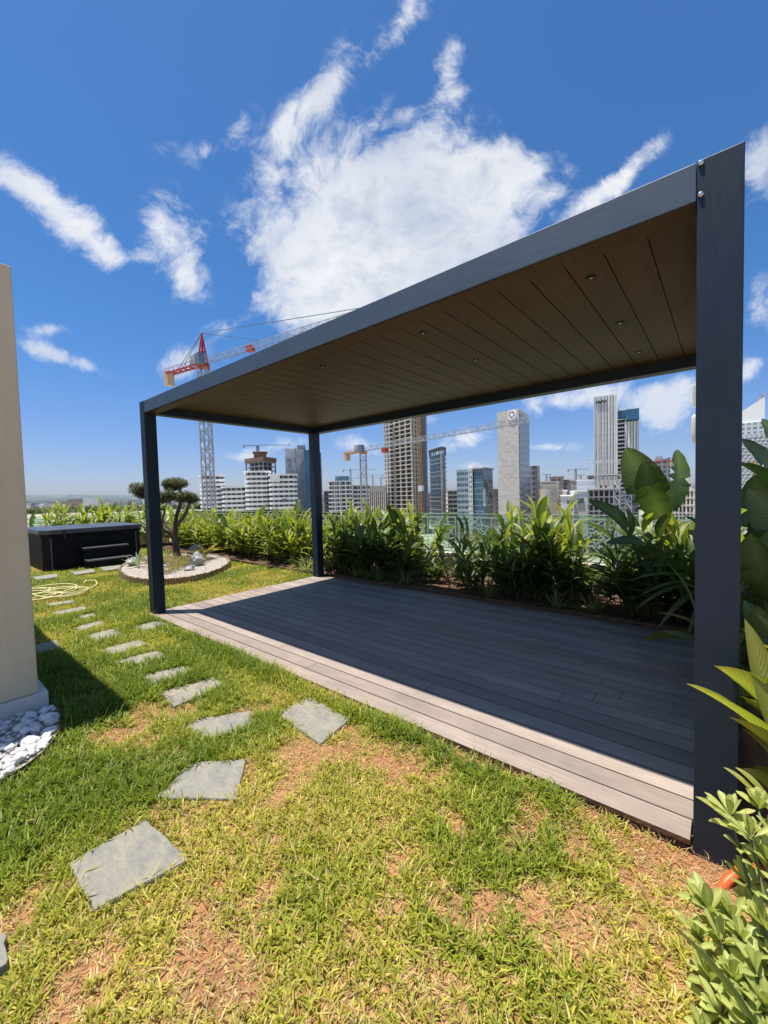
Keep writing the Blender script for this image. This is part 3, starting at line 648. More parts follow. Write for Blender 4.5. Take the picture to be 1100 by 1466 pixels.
# ------------------------------------------------------------------ hose, conduit
pts = []
rh = random.Random(2)
for k in range(150):
    a = k * .21; r = .30 + .17 * math.sin(k * .37) + .10 * math.sin(k * .11)
    pts.append((-2.68 + r * 1.75 * math.cos(a) * .8 - .0006 * k, -.62 + r * math.sin(a) * 1.15, .012 + .010 * (k % 7) / 7 + .0002 * k))
tail = [(-2.35, -.35), (-2.5, -.05), (-2.75, .12), (-3.0, .2), (-3.3, .25), (-3.42, .12), (-3.2, .05)]
last = Vector(pts[-1]); tp = [last] + [Vector((a, b, .015)) for a, b in tail]
for i in range(len(tp) - 1):
    for k in range(1, 6): pts.append(tuple(tp[i].lerp(tp[i + 1], k / 5)))
mb = MB(); mb.tube(pts, .0095, 6); tag(mb.build('garden_hose', M['hose'], smooth=True), 'coiled pale yellow garden hose lying on the lawn by the house', 'hose')
mb = MB(); mb.tube([(5.90, -.17, -.09), (5.935, -.12, -.035), (5.972, -.065, -.012), (6.03, .005, -.02), (6.10, .085, -.07)], .017, 12)
tag(mb.build('conduit', M['orange'], smooth=True), 'bright orange conduit poking from the soil at the near post', 'pipe')
# ------------------------------------------------------------------ plants : leaf builders
def leaf(mb, p, az, el, L, Wd, droop=.6, fold=.18, n=6, prof='lance', tint=.5, twist=0, tears=None, tip=0.0, tuck=.0, stiff=1.0):
    """a blade as two rows of quads either side of a midrib"""
    p = Vector(p); vs = []; ts = []; fs = []
    side0 = Vector((-math.sin(az), math.cos(az), 0)); q = p.copy()
    for i in range(n + 1):
        s = i / n; e = el - droop * s ** 1.4
        dv = Vector((math.cos(az) * math.cos(e), math.sin(az) * math.cos(e), math.sin(e)))
        up = side0.cross(dv) * -1
        sd = (side0 * math.cos(twist * s + tuck) + up * math.sin(twist * s + tuck)); upn = dv.cross(sd)
        if prof == 'lance': wv_ = Wd * (math.sin(math.pi * min(1, s * .93 + .07)) ** .75) * (1 - .25 * s) if s < 1 else 0.0
        elif prof == 'strap': wv_ = Wd * (.45 + .55 * min(1, s * 4)) * (1 - s ** 3) if s < 1 else 0.0
        elif prof == 'paddle': wv_ = Wd * (max(0, math.sin(math.pi * (s * .90 + .10))) ** .55) * (1 - .12 * s) if s < 1 else Wd * .05
        elif prof == 'spoon': wv_ = Wd * (.22 + .78 * (math.sin(math.pi * min(1, s ** 1.5 * .9)) ** .8)) * (1 if s < .98 else .25)
        else: wv_ = Wd
        tl = wv_; trr = wv_
        if tears:
            if i in tears[0]: tl *= .22
            if i in tears[1]: trr *= .22
        lift = fold * wv_
        k = tip * s ** 4
        vs += [q - sd * tl / 2 + upn * lift, q.copy(), q + sd * trr / 2 + upn * lift]
        ts += [(tint, 0, k, s), (tint, 1, k, s), (tint, 0, k, s)]
        if i < n: q = q + dv * (L / n)
    for i in range(n):
        a = i * 3; fs += [(a, a + 3, a + 4, a + 1), (a + 1, a + 4, a + 5, a + 2)]
    mb.add(vs, fs, ts)
def leafn(mb, a, b, Wd, nrm, n=14, prof='paddle', tint=.5, tears=None, droop=.12, fold=.14, tip=0.0, wave=0.0):
    """a broad blade from a to b whose upper face looks along nrm"""
    a = Vector(a); b = Vector(b); ax = (b - a); L = ax.length; ax.normalize(); nrm = Vector(nrm); nrm = (nrm - ax * nrm.dot(ax)).normalized(); sd = ax.cross(nrm)
    vs = []; ts = []; fs = []
    for i in range(n + 1):
        s = i / n
        if prof == 'paddle': w_ = Wd * (max(0, math.sin(math.pi * (s * .90 + .10))) ** .55) * (1 - .12 * s) if s < 1 else Wd * .05
        else: w_ = Wd * (math.sin(math.pi * min(1, s * .93 + .07)) ** .75) * (1 - .25 * s) if s < 1 else 0
        c = a + ax * L * s + nrm * (droop * L * (math.sin(math.pi * s) * .8 - .25 * s * s)); l_ = r_ = w_
        if tears:
            if i in tears[0]: l_ *= .45
            if i in tears[1]: r_ *= .45
        wv = wave * math.sin(i * 2.1)
        vs += [c - sd * l_ / 2 + nrm * (fold * w_ + wv * w_), c, c + sd * r_ / 2 + nrm * (fold * w_ - wv * w_)]
        k = tip * s ** 4; ts += [(tint, 0, k, s), (tint, 1, k, s), (tint, 0, k, s)]
    for i in range(n):
        q = i * 3; fs += [(q, q + 3, q + 4, q + 1), (q + 1, q + 4, q + 5, q + 2)]
    mb.add(vs, fs, ts)
def ginger(seed, nc=8, hmin=.75, hmax=1.25, spread=.16, lean=.32, LL=(.26, .44), WW=(.045, .072), per=9, startf=.22):
    r = random.Random(seed); lv = MB(); st = MB()
    for c in range(nc):
        a0 = r.uniform(0, 6.28); b = Vector((spread * r.random() * math.cos(a0), spread * r.random() * math.sin(a0), 0)); ln = lean * r.random() ** .8; la = a0 + r.uniform(-.6, .6)
        h = r.uniform(hmin, hmax); pts = []
        for k in range(7):
            s = k / 6; o = ln * s * (1 + .6 * s) * h * .7; pts.append(b + Vector((math.cos(la) * o, math.sin(la) * o, h * s * math.cos(ln * s * .7))))
        st.tube(pts, [.010 - .006 * k / 6 for k in range(7)], 5)
        base_az = r.uniform(0, 6.28)
        for k in range(per):
            s = startf + (1 - startf) * k / (per - 1); f = s * 6; i = min(5, int(f)); p = pts[i].lerp(pts[i + 1], f - i)
            az = base_az + (k % 2) * math.pi + r.uniform(-.45, .45); el = r.uniform(.35, .85) + .45 * s ** 3
            if k == per - 1: el = r.uniform(1.15, 1.45)
            sz = .75 + .4 * math.sin(math.pi * (.2 + .7 * s))
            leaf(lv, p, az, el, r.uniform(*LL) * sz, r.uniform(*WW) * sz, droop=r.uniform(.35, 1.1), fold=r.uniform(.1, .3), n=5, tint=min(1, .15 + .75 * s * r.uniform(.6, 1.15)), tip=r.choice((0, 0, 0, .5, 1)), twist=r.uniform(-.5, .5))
    return lv, st
def strelitzia(seed, nl=8, pet=(.7, 1.3), LL=(.5, .85), WW=(.20, .32), spread=.5, azr=None, tear=True, el0=(.95, 1.45)):
    r = random.Random(seed); lv = MB(); st = MB()
    for c in range(nl):
        az = r.uniform(0, 6.28) if azr is None else r.uniform(*azr); el = r.uniform(*el0); h = r.uniform(*pet)
        b = Vector((.05 * math.cos(az), .05 * math.sin(az), 0)); pts = []
        for k in range(6):
            s = k / 5; e = el - .18 * s; o = h * s
            pts.append(b + Vector((math.cos(az) * math.cos(e) * o, math.sin(az) * math.cos(e) * o, math.sin(e) * o)))
        st.tube(pts, [.017 - .008 * k / 5 for k in range(6)], 6)
        n = 14; tears = ([i for i in range(2, n - 1) if r.random() < .22], [i for i in range(2, n - 1) if r.random() < .22]) if tear else None
        leaf(lv, pts[-1] - (pts[-1] - pts[-2]) * .1, az + r.uniform(-.2, .2), el + r.uniform(-.1, .15), r.uniform(*LL), r.uniform(*WW), droop=r.uniform(.3, .9), fold=r.uniform(.12, .4), n=n, prof='paddle', tint=r.random(), tears=tears, twist=r.uniform(-.5, .5), tip=r.choice((0, 0, .7)), tuck=r.uniform(-.5, .5))
    return lv, st
def clump(seed, nl=34, LL=(.28, .5), Wd=.016, spread=.06, el=(.5, 1.4), droop=(.8, 2.0), n=6, prof='strap'):
    r = random.Random(seed); lv = MB()
    for c in range(nl):
        az = r.uniform(0, 6.28); b = (spread * r.random() * math.cos(az), spread * r.random() * math.sin(az), 0)
        leaf(lv, b, az + r.uniform(-.3, .3), r.uniform(*el), r.uniform(*LL), Wd * r.uniform(.7, 1.2), droop=r.uniform(*droop), fold=.2, n=n, prof=prof, tint=r.random(), tip=r.choice((0, 0, .8)))
    return lv
def make_plant(name, label, cat, group, lv, st, lm, sm='stem'):
    root = empty(name, label, cat, group=group)
    lv.build('foliage', M[lm], root, smooth=True, tint=True)
    if st is not None and st.v: st.build('stem', M[sm], root, smooth=True)
    return root
def kind_lib(fn, name, cat, mats, n, seed0):
    return [(make_plant(name, None, None, None, *fn(seed0 + i), mats) if True else None) for i in range(n)]
used = set()
def put(proto, loc, rz, s, label, cat, group, tilt=0):
    if proto.name in used: o = copy_tree(proto)
    else: used.add(proto.name); o = proto
    o.location = loc; o.rotation_euler = (tilt, 0, rz); o.scale = (s,) * 3; tag(o, label, cat, group); return o
rp = random.Random(11)
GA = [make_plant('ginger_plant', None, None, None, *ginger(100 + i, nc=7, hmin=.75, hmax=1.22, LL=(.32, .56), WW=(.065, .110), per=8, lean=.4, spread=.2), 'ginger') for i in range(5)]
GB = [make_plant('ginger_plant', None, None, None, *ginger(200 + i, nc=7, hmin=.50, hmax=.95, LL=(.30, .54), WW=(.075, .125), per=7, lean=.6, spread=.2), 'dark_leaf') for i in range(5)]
GD = [make_plant('canna_plant', None, None, None, *ginger(250 + i, nc=5, hmin=.6, hmax=1.05, LL=(.34, .50), WW=(.12, .18), per=6, lean=.35, spread=.16, startf=.3), 'strel') for i in range(3)]
GC = [make_plant('liriope_clump', None, None, None, clump(300 + i), None, 'striped') for i in range(3)]
SA = [make_plant('bird_of_paradise', None, None, None, *strelitzia(400 + i, 8, (.65, 1.1), (.38, .62), (.14, .22)), 'strel') for i in range(3)]
SB = [make_plant('bird_of_paradise', None, None, None, *strelitzia(500 + i, 5, (.5, .95), (.30, .46), (.13, .20)), 'strel') for i in range(2)]
# sunlit hedge left of the rear post (x from -9 to 0)
G1 = 'lance leaved plants in the sunlit hedge left of the rear post'
for k in range(26):
    x = -8.6 + 8.5 * k / 25 + rp.uniform(-.14, .14)
    if -8.4 < x < -7.4: continue
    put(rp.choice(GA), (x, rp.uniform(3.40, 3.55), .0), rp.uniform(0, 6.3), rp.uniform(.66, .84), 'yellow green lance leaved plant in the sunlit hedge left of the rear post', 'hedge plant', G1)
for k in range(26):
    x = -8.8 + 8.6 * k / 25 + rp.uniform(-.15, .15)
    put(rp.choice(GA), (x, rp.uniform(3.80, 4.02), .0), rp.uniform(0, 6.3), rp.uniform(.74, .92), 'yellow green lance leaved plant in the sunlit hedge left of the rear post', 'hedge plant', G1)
# behind the tub
G2 = 'lance leaved plants behind the hot tub'
for k in range(10):
    put(rp.choice(GA), (-8.9 + rp.uniform(-.15, .2), .75 + .30 * k, 0), rp.uniform(0, 6.3), rp.uniform(.95, 1.12), 'yellow green lance leaved plant rising behind the dark hot tub', 'hedge plant', G2)
put(SA[0], (-8.75, -.10, 0.0), 1.0, .98, 'bird of paradise with broad upright leaves behind the left end of the hot tub', 'plant', None)
# shaded hedge under the roof, behind the deck
G3 = 'dark leaved plants behind the deck'
lab3 = 'dark green lance leaved plant in the shaded hedge behind the deck'
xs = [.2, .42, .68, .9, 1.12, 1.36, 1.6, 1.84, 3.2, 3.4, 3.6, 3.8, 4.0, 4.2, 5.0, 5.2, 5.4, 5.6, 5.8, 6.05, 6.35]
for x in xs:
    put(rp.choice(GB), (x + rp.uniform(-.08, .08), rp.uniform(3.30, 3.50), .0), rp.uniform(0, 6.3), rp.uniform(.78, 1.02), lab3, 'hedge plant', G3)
G4 = 'taller yellow green plants lit by sun behind the shaded hedge'
for x in (.15, .5, .9, 1.3, 1.7, 3.55, 3.9, 4.2, 5.35, 5.7, 6.1, 6.5, 6.9):
    put(rp.choice(GA), (x + rp.uniform(-.08, .08), rp.uniform(3.78, 4.0), .0), rp.uniform(0, 6.3), rp.uniform(.80, 1.0) if x > .8 else .95, 'taller sunlit lance leaved plant at the back of the hedge behind the deck', 'hedge plant', G4)
for x in (2.1, 2.3, 2.75, 2.95, 4.45, 4.75):
    put(rp.choice(GB), (x, rp.uniform(3.5, 3.7), .0), rp.uniform(0, 6.3), rp.uniform(.42, .62), 'small sparse dark leaved plant in the gap where the cream parapet shows', 'hedge plant', 'small plants in the parapet gaps')
for x in (-7.0, -5.6, -3.9, -2.7, -1.3, -.4, .55, 1.25, 3.45, 4.05, 5.3, 5.9):
    put(rp.choice(GD), (x + rp.uniform(-.15, .15), rp.uniform(3.55, 3.8), 0), rp.uniform(0, 6.3), rp.uniform(.78, .95) if x < 0 else rp.uniform(.9, 1.05), 'broad leaved canna like plant standing among the lance leaved hedge plants', 'hedge plant', 'broad leaved plants in the hedge')
G5 = 'narrow leaved clumps along the deck edge'
for x in (-.9, -.55, -.25, .75, 1.05, 1.35, 1.9, 3.4, 4.3, 4.7):
    put(rp.choice(GC), (x, rp.uniform(3.12, 3.22), .0), rp.uniform(0, 6.3), rp.uniform(.8, 1.15), 'clump of narrow arching striped leaves at the front of the hedge', 'plant', G5)
bop = [(1.72, 3.75, .98, .3, SA[1], 'bird of paradise with a dark upright paddle leaf before the unfinished concrete tower'),
       (2.55, 3.55, .84, 2.2, SB[0], 'young bird of paradise with bent leaves in the gap before the cream parapet'),
       (3.05, 3.8, 1.02, 4.0, SB[1], 'bird of paradise with paddle leaves below the pale stone tower'),
       (-1.75, 3.55, 1.0, .9, SA[2], 'bird of paradise with a broad green leaf amid the sunlit hedge'),
       (-.55, 3.60, 1.0, 3.1, SB[0], 'bird of paradise with a broad leaf in the hedge beside the rear post'),
       (-3.2, 3.6, .98, 2.0, SA[0], 'bird of paradise with broad leaves in the hedge behind the yellow frond'),
       (4.45, 3.7, .92, 5.0, SA[2], 'bird of paradise leaning in front of the star patterned glass')]
for x, y, s, rz, p, lab in bop: put(p, (x, y, 0), rz, s, lab, 'plant', None)
# big bird of paradise before the striped tower: leaves placed one by one
lv = MB(); st = MB()
def bigleaf(base, mid, tip, Wd, tuck, tint=.3, n=16, tears=((), ()), droop=.10):
    base, mid, tip = Vector(base), Vector(mid), Vector(tip)
    pts = [base.lerp(mid, k / 5) + Vector((0, 0, .04 * math.sin(math.pi * k / 5))) for k in range(6)]
    st.tube(pts, [.019 - .009 * k / 5 for k in range(6)], 7)
    ax = (tip - mid).normalized(); nr = (CC - mid).normalized(); nr = Matrix.Rotation(tuck, 3, ax) @ nr
    leafn(lv, mid, tip, Wd, nr, n=n, tint=tint, tears=tears, droop=droop, wave=.03)
B0 = gnd(948, 856, 0.0); B0 = Vector((5.32, 3.42, 0))
bigleaf(B0 + Vector((-.02, 0, .3)), at(944, 742, 4.85), at(897, 641, 4.90), .46, .15, .22, tears=((3, 5, 7), (3, 5)), n=18)
bigleaf(B0 + Vector((.03, .03, .3)), at(949, 742, 4.62), at(923, 660, 4.50), .34, -.45, .12, tears=((), ()))
bigleaf(B0 + Vector((.05, 0, .3)), at(957, 730, 4.9), at(972, 643, 5.0), .30, .6, .28, tears=((5, 7, 9, 11), (8,)))
bigleaf(B0 + Vector((-.06, -.03, .3)), at(897, 758, 4.55), at(845, 716, 4.5), .17, .6, .08, droop=.2)
bigleaf(B0 + Vector((-.02, -.03, .25)), at(903, 765, 4.5), at(899, 728, 4.45), .10, .8, .1)
bigleaf(B0 + Vector((.12, .0, .25)), at(1000, 775, 4.6), at(1040, 690, 4.7), .26, .3, .25)
bigleaf(B0 + Vector((.06, -.06, .2)), at(930, 790, 4.45), at(870, 775, 4.3), .15, .9, .15, droop=.2)
rt = make_plant('bird_of_paradise', 'tall bird of paradise with three big torn paddle leaves before the striped tower', 'plant', None, lv, st, 'strel')
# low fan of dark straps spilling over the deck beside the near post, and the fallen torn leaf
lv = MB(); st = MB(); c0 = at(1010, 850, 4.0)
for px, py, t_, wd in ((905, 838, 3.75, .06), (912, 880, 3.6, .06), (915, 862, 3.7, .055), (930, 815, 3.9, .05), (900, 800, 4.1, .055), (880, 786, 4.2, .05), (960, 792, 3.8, .055), (945, 905, 3.6, .06), (985, 920, 3.55, .055)):
    tp_ = at(px, py, t_); b_ = Vector((5.86, 3.12, .52)); dv = tp_ - b_; l_ = dv.length
    leaf(lv, b_, math.atan2(dv.y, dv.x), math.asin(dv.z / l_) + .22, l_ * 1.03, wd * 1.35, droop=.5, fold=.3, n=9, prof='lance', tint=rp.uniform(.3, 1), tip=.4)
for k in range(4): st.tube([(5.86, 3.2, 0.0), (5.87 + .01 * k, 3.16, .3), (5.86, 3.12, .54)], [.014, .011, .007], 6)
rt = make_plant('palm_lily', 'dark strap leaved plant fanning over the deck beside the near post', 'plant', None, lv, st, 'dark_leaf')
lv = MB(); st = MB()
b_ = Vector((6.02, 2.05, .10)); tp_ = at(925, 950, 3.75)
tp_ = Vector((5.45, 2.06, .14)); st.tube([(6.25, 2.1, .0), (6.15, 2.08, .14), (5.98, 2.06, .20)], [.014, .012, .009], 6)
leaf(lv, (5.98, 2.06, .20), math.pi * .99, .12, .60, .26, droop=.55, fold=.22, n=14, prof='paddle', tint=.85, tears=((7, 9), (4, 6)), tuck=.5, tip=.5)
make_plant('bird_of_paradise', 'low torn yellowing paddle leaf drooping onto the deck beside the near post', 'plant', None, lv, st, 'strel')
# bed right of the pergola : tall paddle leaves behind the near post
lv = MB(); st = MB()
for (mx, my, mt_, tx, ty, tt, wd, tk, ti) in ((1118, 690, 2.85, 1094, 598, 2.95, .22, .9, .05), (1140, 800, 2.6, 1074, 700, 2.55, .32, .4, .3), (1120, 860, 2.5, 1074, 765, 2.5, .26, -.6, .25),
                                  (1085, 830, 2.7, 1120, 690, 2.7, .34, .5, .35), (1092, 960, 2.3, 1068, 860, 2.3, .18, .7, .35), (1130, 960, 2.3, 1085, 870, 2.2, .24, -.4, .2), (1140, 1000, 2.4, 1100, 880, 2.4, .3, .3, .1), (1110, 790, 3.0, 1080, 680, 3.1, .3, -.3, .2)):
    bigleaf((6.30, .62, .0), at(mx, my, mt_), at(tx, ty, tt), wd, tk, ti, tears=((5, 9), (7,)))
for k in range(16):
    my = rp.uniform(690, 1010); mx = rp.uniform(1100, 1150); ty = my - rp.uniform(60, 110); tx = mx - rp.uniform(5, 60); tt = rp.uniform(2.6, 3.3)
    bigleaf((6.45, .85, .0), at(mx, my, tt), at(max(1062, tx), ty, tt + rp.uniform(-.2, .2)), rp.uniform(.16, .28), rp.uniform(-1, 1), rp.uniform(0, .25), tears=((5, 9), (7,)))
make_plant('bird_of_paradise', 'dark broad leaved bird of paradise growing behind the near post at the bed edge', 'plant', None, lv, st, 'strel')
for i, (x, y, s) in enumerate(((6.45, 1.2, 1.0), (6.6, 1.9, 1.15), (6.5, 2.6, 1.1), (6.9, 1.5, 1.2))):
    put(SA[i % 3], (x, y, 0), i * 1.7, s, 'bird of paradise in the dense bed to the right of the pergola', 'plant', 'bed plants right of the pergola')
for i, (x, y) in enumerate(((6.25, 1.5), (6.3, 2.2), (6.35, 2.9), (6.6, .9), (6.5, .35), (6.42, .30), (6.45, .75), (6.4, 1.15))):
    put(rp.choice(GB), (x, y, -.05), i * 1.1, .9 if i < 5 else .62, 'dark lance leaved plant in the dense bed to the right of the pergola', 'hedge plant', 'lance leaved bed plants right of the pergola')
# near sunlit straps in front of the near post
lv = MB(); st = MB(); b_ = Vector((6.12, -.16, -.06))
def strapleaf(bx, by, bt, tx, ty, tt, wd, tint, droop=.35, tuck=0., tip=.5, fold=.28):
    a = at(bx, by, bt); t_ = at(tx, ty, tt); dv = t_ - a; l_ = dv.length
    leaf(lv, a, math.atan2(dv.y, dv.x), math.asin(dv.z / l_) + droop * .42, l_ * 1.03, wd, droop=droop, fold=fold, n=10, prof='lance', tint=tint, tuck=tuck, tip=tip)
    st.tube([b_, b_.lerp(a, .6) + Vector((0, 0, .03)), a], [.009, .008, .006], 6)
strapleaf(1140, 1092, 1.52, 984, 984, 1.52, .115, .95)
strapleaf(1130, 1040, 1.56, 1023, 957, 1.56, .16, .55, tuck=.5)
strapleaf(1112, 1055, 1.50, 1066, 890, 1.58, .095, 1.0, droop=.15, tuck=-.7)
strapleaf(1150, 1110, 1.50, 1044, 1030, 1.50, .085, .40, tuck=.6)
strapleaf(1150, 965, 1.6, 1090, 925, 1.6, .075, .3)
strapleaf(1160, 1040, 1.58, 1085, 985, 1.6, .11, .6, tuck=.3)
for k in range(11):
    tx = rp.uniform(1048, 1105); ty = rp.uniform(880, 1110); tt = rp.uniform(1.55, 1.85)
    strapleaf(tx + rp.uniform(60, 110), ty + rp.uniform(60, 130), tt - .03, tx, ty, tt, rp.uniform(.07, .12), rp.uniform(.2, 1), tuck=rp.uniform(-.6, .6))
strapleaf(1150, 1075, 1.54, 1060, 1000, 1.55, .12, .75, tuck=.2)
strapleaf(1140, 1000, 1.7, 1080, 880, 1.75, .12, .2, tuck=-.3)
make_plant('ginger_plant', 'sunlit plant with long yellow green leaves reaching across the near post', 'plant', None, lv, st, 'ginger')
# fleshy leaved shrub in the near corner
lv = MB(); st = MB(); rs = random.Random(21)
root_ = Vector((6.12, -.72, -.10)); tips = []
def rosette(c, nrm_az, nrm_el, n, L_, wd):
    for k in range(n):
        a = k * 2.4 + rs.uniform(-.3, .3); e = 1.35 - .95 * k / n + rs.uniform(-.15, .15)
        dv = Vector((math.cos(a) * math.cos(e), math.sin(a) * math.cos(e), math.sin(e)))
        ax = Vector((math.cos(nrm_az) * math.cos(nrm_el), math.sin(nrm_az) * math.cos(nrm_el), math.sin(nrm_el)))
        q = Vector((0, 0, 1)).rotation_difference(ax); dv = q @ dv
        leaf(lv, c - ax * .02 * (k / n), math.atan2(dv.y, dv.x), math.asin(max(-1, min(1, dv.z))), L_ * rs.uniform(.75, 1.15) * (.65 + .35 * k / n), wd * rs.uniform(.8, 1.15), droop=rs.uniform(-.2, .5), fold=rs.uniform(.1, .35), n=6, prof='spoon', tint=rs.random(), tip=rs.choice((0, 0, .25)))
TW = []
for (px, py, t_) in ((1045, 1165, 1.28), (1075, 1195, 1.22), (1012, 1300, 1.22), (1045, 1310, 1.2), (1075, 1265, 1.25), (1000, 1340, 1.2), (1030, 1345, 1.16), (1060, 1340, 1.16), (1092, 1320, 1.15), (1015, 1400, 1.14), (1050, 1400, 1.1), (1080, 1385, 1.1), (1030, 1450, 1.08), (1065, 1450, 1.05), (1095, 1440, 1.05), (1098, 1230, 1.2), (1085, 1150, 1.35), (1110, 1200, 1.3), (1115, 1290, 1.2), (1120, 1380, 1.1), (1010, 1480, 1.05), (1050, 1500, 1.02), (1100, 1500, 1.0), (1140, 1250, 1.2), (1150, 1340, 1.15), (1140, 1450, 1.05), (1075, 1300, 1.3), (1100, 1360, 1.25), (1055, 1370, 1.22), (1095, 1410, 1.18), (1030, 1310, 1.3), (1060, 1420, 1.16)):
    TW.append(at(px, py, t_))
for c in TW:
    d_ = c - root_; az = math.atan2(d_.y, d_.x) + rs.uniform(-.4, .4)
    if c.z < -.02: c.z = rs.uniform(-.02, .05)
    rosette(c, az, rs.uniform(.9, 1.35), rs.randint(8, 12), rs.uniform(.075, .105), rs.uniform(.020, .029))
    st.tube([root_ + Vector((rs.uniform(-.05, .05), rs.uniform(-.05, .05), 0)), root_.lerp(c, .55) + Vector((0, 0, -.03)), c], [.008, .006, .004], 5)
    for s in (.55, .72, .86):
        q = root_.lerp(c, s)
        for k in range(3): a = rs.uniform(0, 6.3); leaf(lv, q, a, rs.uniform(.2, .9), rs.uniform(.05, .075), .022, droop=.3, fold=.2, n=6, prof='spoon', tint=rs.random() * .7)
# the three long leaves of its taller shoot
for (bx, by, bt, tx, ty, tt, wd) in ((1075, 1205, 1.35, 996, 1142, 1.38, .045), (1105, 1165, 1.4, 1036, 1100, 1.42, .045), (1110, 1160, 1.42, 1053, 1100, 1.45, .05), (1060, 1195, 1.33, 1015, 1176, 1.33, .03)):
    a = at(bx, by, bt); t_ = at(tx, ty, tt); dv = t_ - a; l_ = dv.length
    leaf(lv, a, math.atan2(dv.y, dv.x), math.asin(dv.z / l_) + .12, l_ * 1.02, wd * 1.6, droop=.3, fold=.22, n=9, prof='lance', tint=.9)
make_plant('fleshy_shrub', 'pale green fleshy leaved shrub in the near corner beside the orange conduit', 'shrub', None, lv, st, 'shrub')
lv = MB(); a = at(1095, 1490, .98); t_ = at(958, 1322, 1.02); dv = t_ - a
leaf(lv, a, math.atan2(dv.y, dv.x), math.asin(dv.z / dv.length) + .10, dv.length * 1.02, .026, droop=.25, fold=.5, n=10, prof='strap', tint=.35, tip=.3)
leaf(lv, a + Vector((.02, -.02, -.05)), math.atan2(dv.y, dv.x) - .8, 1.0, .25, .02, droop=.6, fold=.4, n=8, prof='strap', tint=.5)
make_plant('strap_leaf_plant', 'long dark green strap leaf crossing the fleshy shrub in the near corner', 'plant', None, lv, None, 'dark_leaf')
# ------------------------------------------------------------------ island bed with olive
BC = (-3.45, 1.88)
bedpts = [(-4.45, 1.10), (-3.95, .86), (-3.50, .74), (-3.05, .66), (-2.65, .63), (-2.25, .66), (-1.92, .80), (-1.70, 1.05), (-1.62, 1.38), (-1.78, 1.80), (-2.15, 2.25), (-2.60, 2.62), (-3.2, 2.92), (-4.0, 3.02), (-4.7, 2.95), (-5.2, 2.60), (-5.35, 2.1), (-5.15, 1.6), (-4.85, 1.32)]
bedr = rounded(bedpts, .25, 3)
bed = empty('garden_bed', 'round island bed of pale gravel edged with short upright logs', 'garden bed')
mb = MB(); mb.prism(offset(bedr, -.03), -.06, .085); mb.build('gravel_fill', M['palegravel'] if 'palegravel' in M else M['gravel'], bed)
mb = MB(); P = densify(bedr, 3); acc = 0; prev = P[-1]
for q in P:
    pass
per_ = 0; seq = []
for i in range(len(bedr)):
    a = Vector(bedr[i]); b_ = Vector(bedr[(i + 1) % len(bedr)]); l_ = (b_ - a).length; t = -acc
    while t + .046 <= l_:
        t += .046; seq.append(a.lerp(b_, t / l_))
    acc = l_ - t
for q in seq:
    h = .100 + rp.uniform(-.012, .008); mb.tube([(q.x, q.y, -.06), (q.x, q.y, h)], .0225, 7)
edge = mb.build('log_edging', M['log'], bed)
# loose gravel on top (uncountable)
mb = MB(); rs = random.Random(8)
inner = offset(bedr, -.05)
def pebble_tet(mb, x, y, z, s):
    a = rs.uniform(0, 6.3); vs = []
    for k in range(5): vs.append((x + s * math.cos(a + k * 1.257) * rs.uniform(.7, 1.1), y + s * math.sin(a + k * 1.257) * rs.uniform(.7, 1.1), z))
    vs.append((x + s * .2, y, z + s * rs.uniform(.5, .9))); mb.add(vs, [(k, (k + 1) % 5, 5) for k in range(5)])
for k in range(3600):
    x = rs.uniform(-5.4, -1.6); y = rs.uniform(.6, 3.05)
    if in_poly(x, y, inner): pebble_tet(mb, x, y, .084, rs.uniform(.008, .017))
tag(mb.build('gravel', M['bedgravel']), 'pale loose gravel covering the island bed', 'gravel', kind='stuff')
mb = MB()
inner2 = offset(fpl, -.01)
for k in range(2600):
    x = rs.uniform(2.13, 2.95); y = rs.uniform(-2.3, -1.44)
    if in_poly(x, y, inner2): pebble_tet(mb, x, y, .0115, rs.uniform(.004, .009))
tag(mb.build('gravel', M['gravel']), 'grey fine gravel between the white pebbles', 'gravel', kind='stuff')
def rock(loc, sx, sy, sz, seed, mt, lab, rz=0):
    r = random.Random(seed); bm = bmesh.new()
    for k in range(26):
        v = Vector((r.gauss(0, 1), r.gauss(0, 1), r.gauss(0, 1))).normalized() * r.uniform(.78, 1.08); bm.verts.new((v.x * sx, v.y * sy, max(v.z, -.6) * sz))
    res = bmesh.ops.convex_hull(bm, input=bm.verts); bmesh.ops.delete(bm, geom=list({g for g in res['geom_unused'] + res['geom_interior'] if isinstance(g, bmesh.types.BMVert)}), context='VERTS')
    bmesh.ops.subdivide_edges(bm, edges=bm.edges[:], cuts=2, use_grid_fill=True)
    from mathutils import noise as mn
    for v in bm.verts: v.co += v.co.normalized() * mn.noise(v.co * 16 + Vector((seed, 0, 0))) * .018
    me = bpy.data.meshes.new('rock'); bm.to_mesh(me); bm.free(); me.materials.append(M[mt]); o = bpy.data.objects.new('rock', me); col.objects.link(o); o.location = loc; o.rotation_euler.z = rz; tag(o, lab, 'rock')
rock((-2.78, 1.98, .18), .15, .20, .22, 3, 'rock', 'jagged dark and white rock at the right end of the island bed', .7)
rock((-4.30, 2.66, .17), .20, .30, .20, 5, 'palerock', 'pale topped rock behind the olive trunk', .7)
rock((-4.15, 1.18, .15), .13, .26, .11, 9, 'rock', 'flat grey rock at the left end of the island bed', .75)
rock((-2.35, 1.62, .11), .10, .13, .08, 15, 'rock', 'small dark rock near the right rim of the island bed', .3)
rock((-4.62, 1.62, .11), .12, .16, .09, 17, 'rock', 'dark low rock behind the flat grey one in the island bed', 1.2)
rock((-3.15, 1.52, .12), .08, .1, .06, 12, 'rock', 'small dark stone between the brown tufts in the island bed')
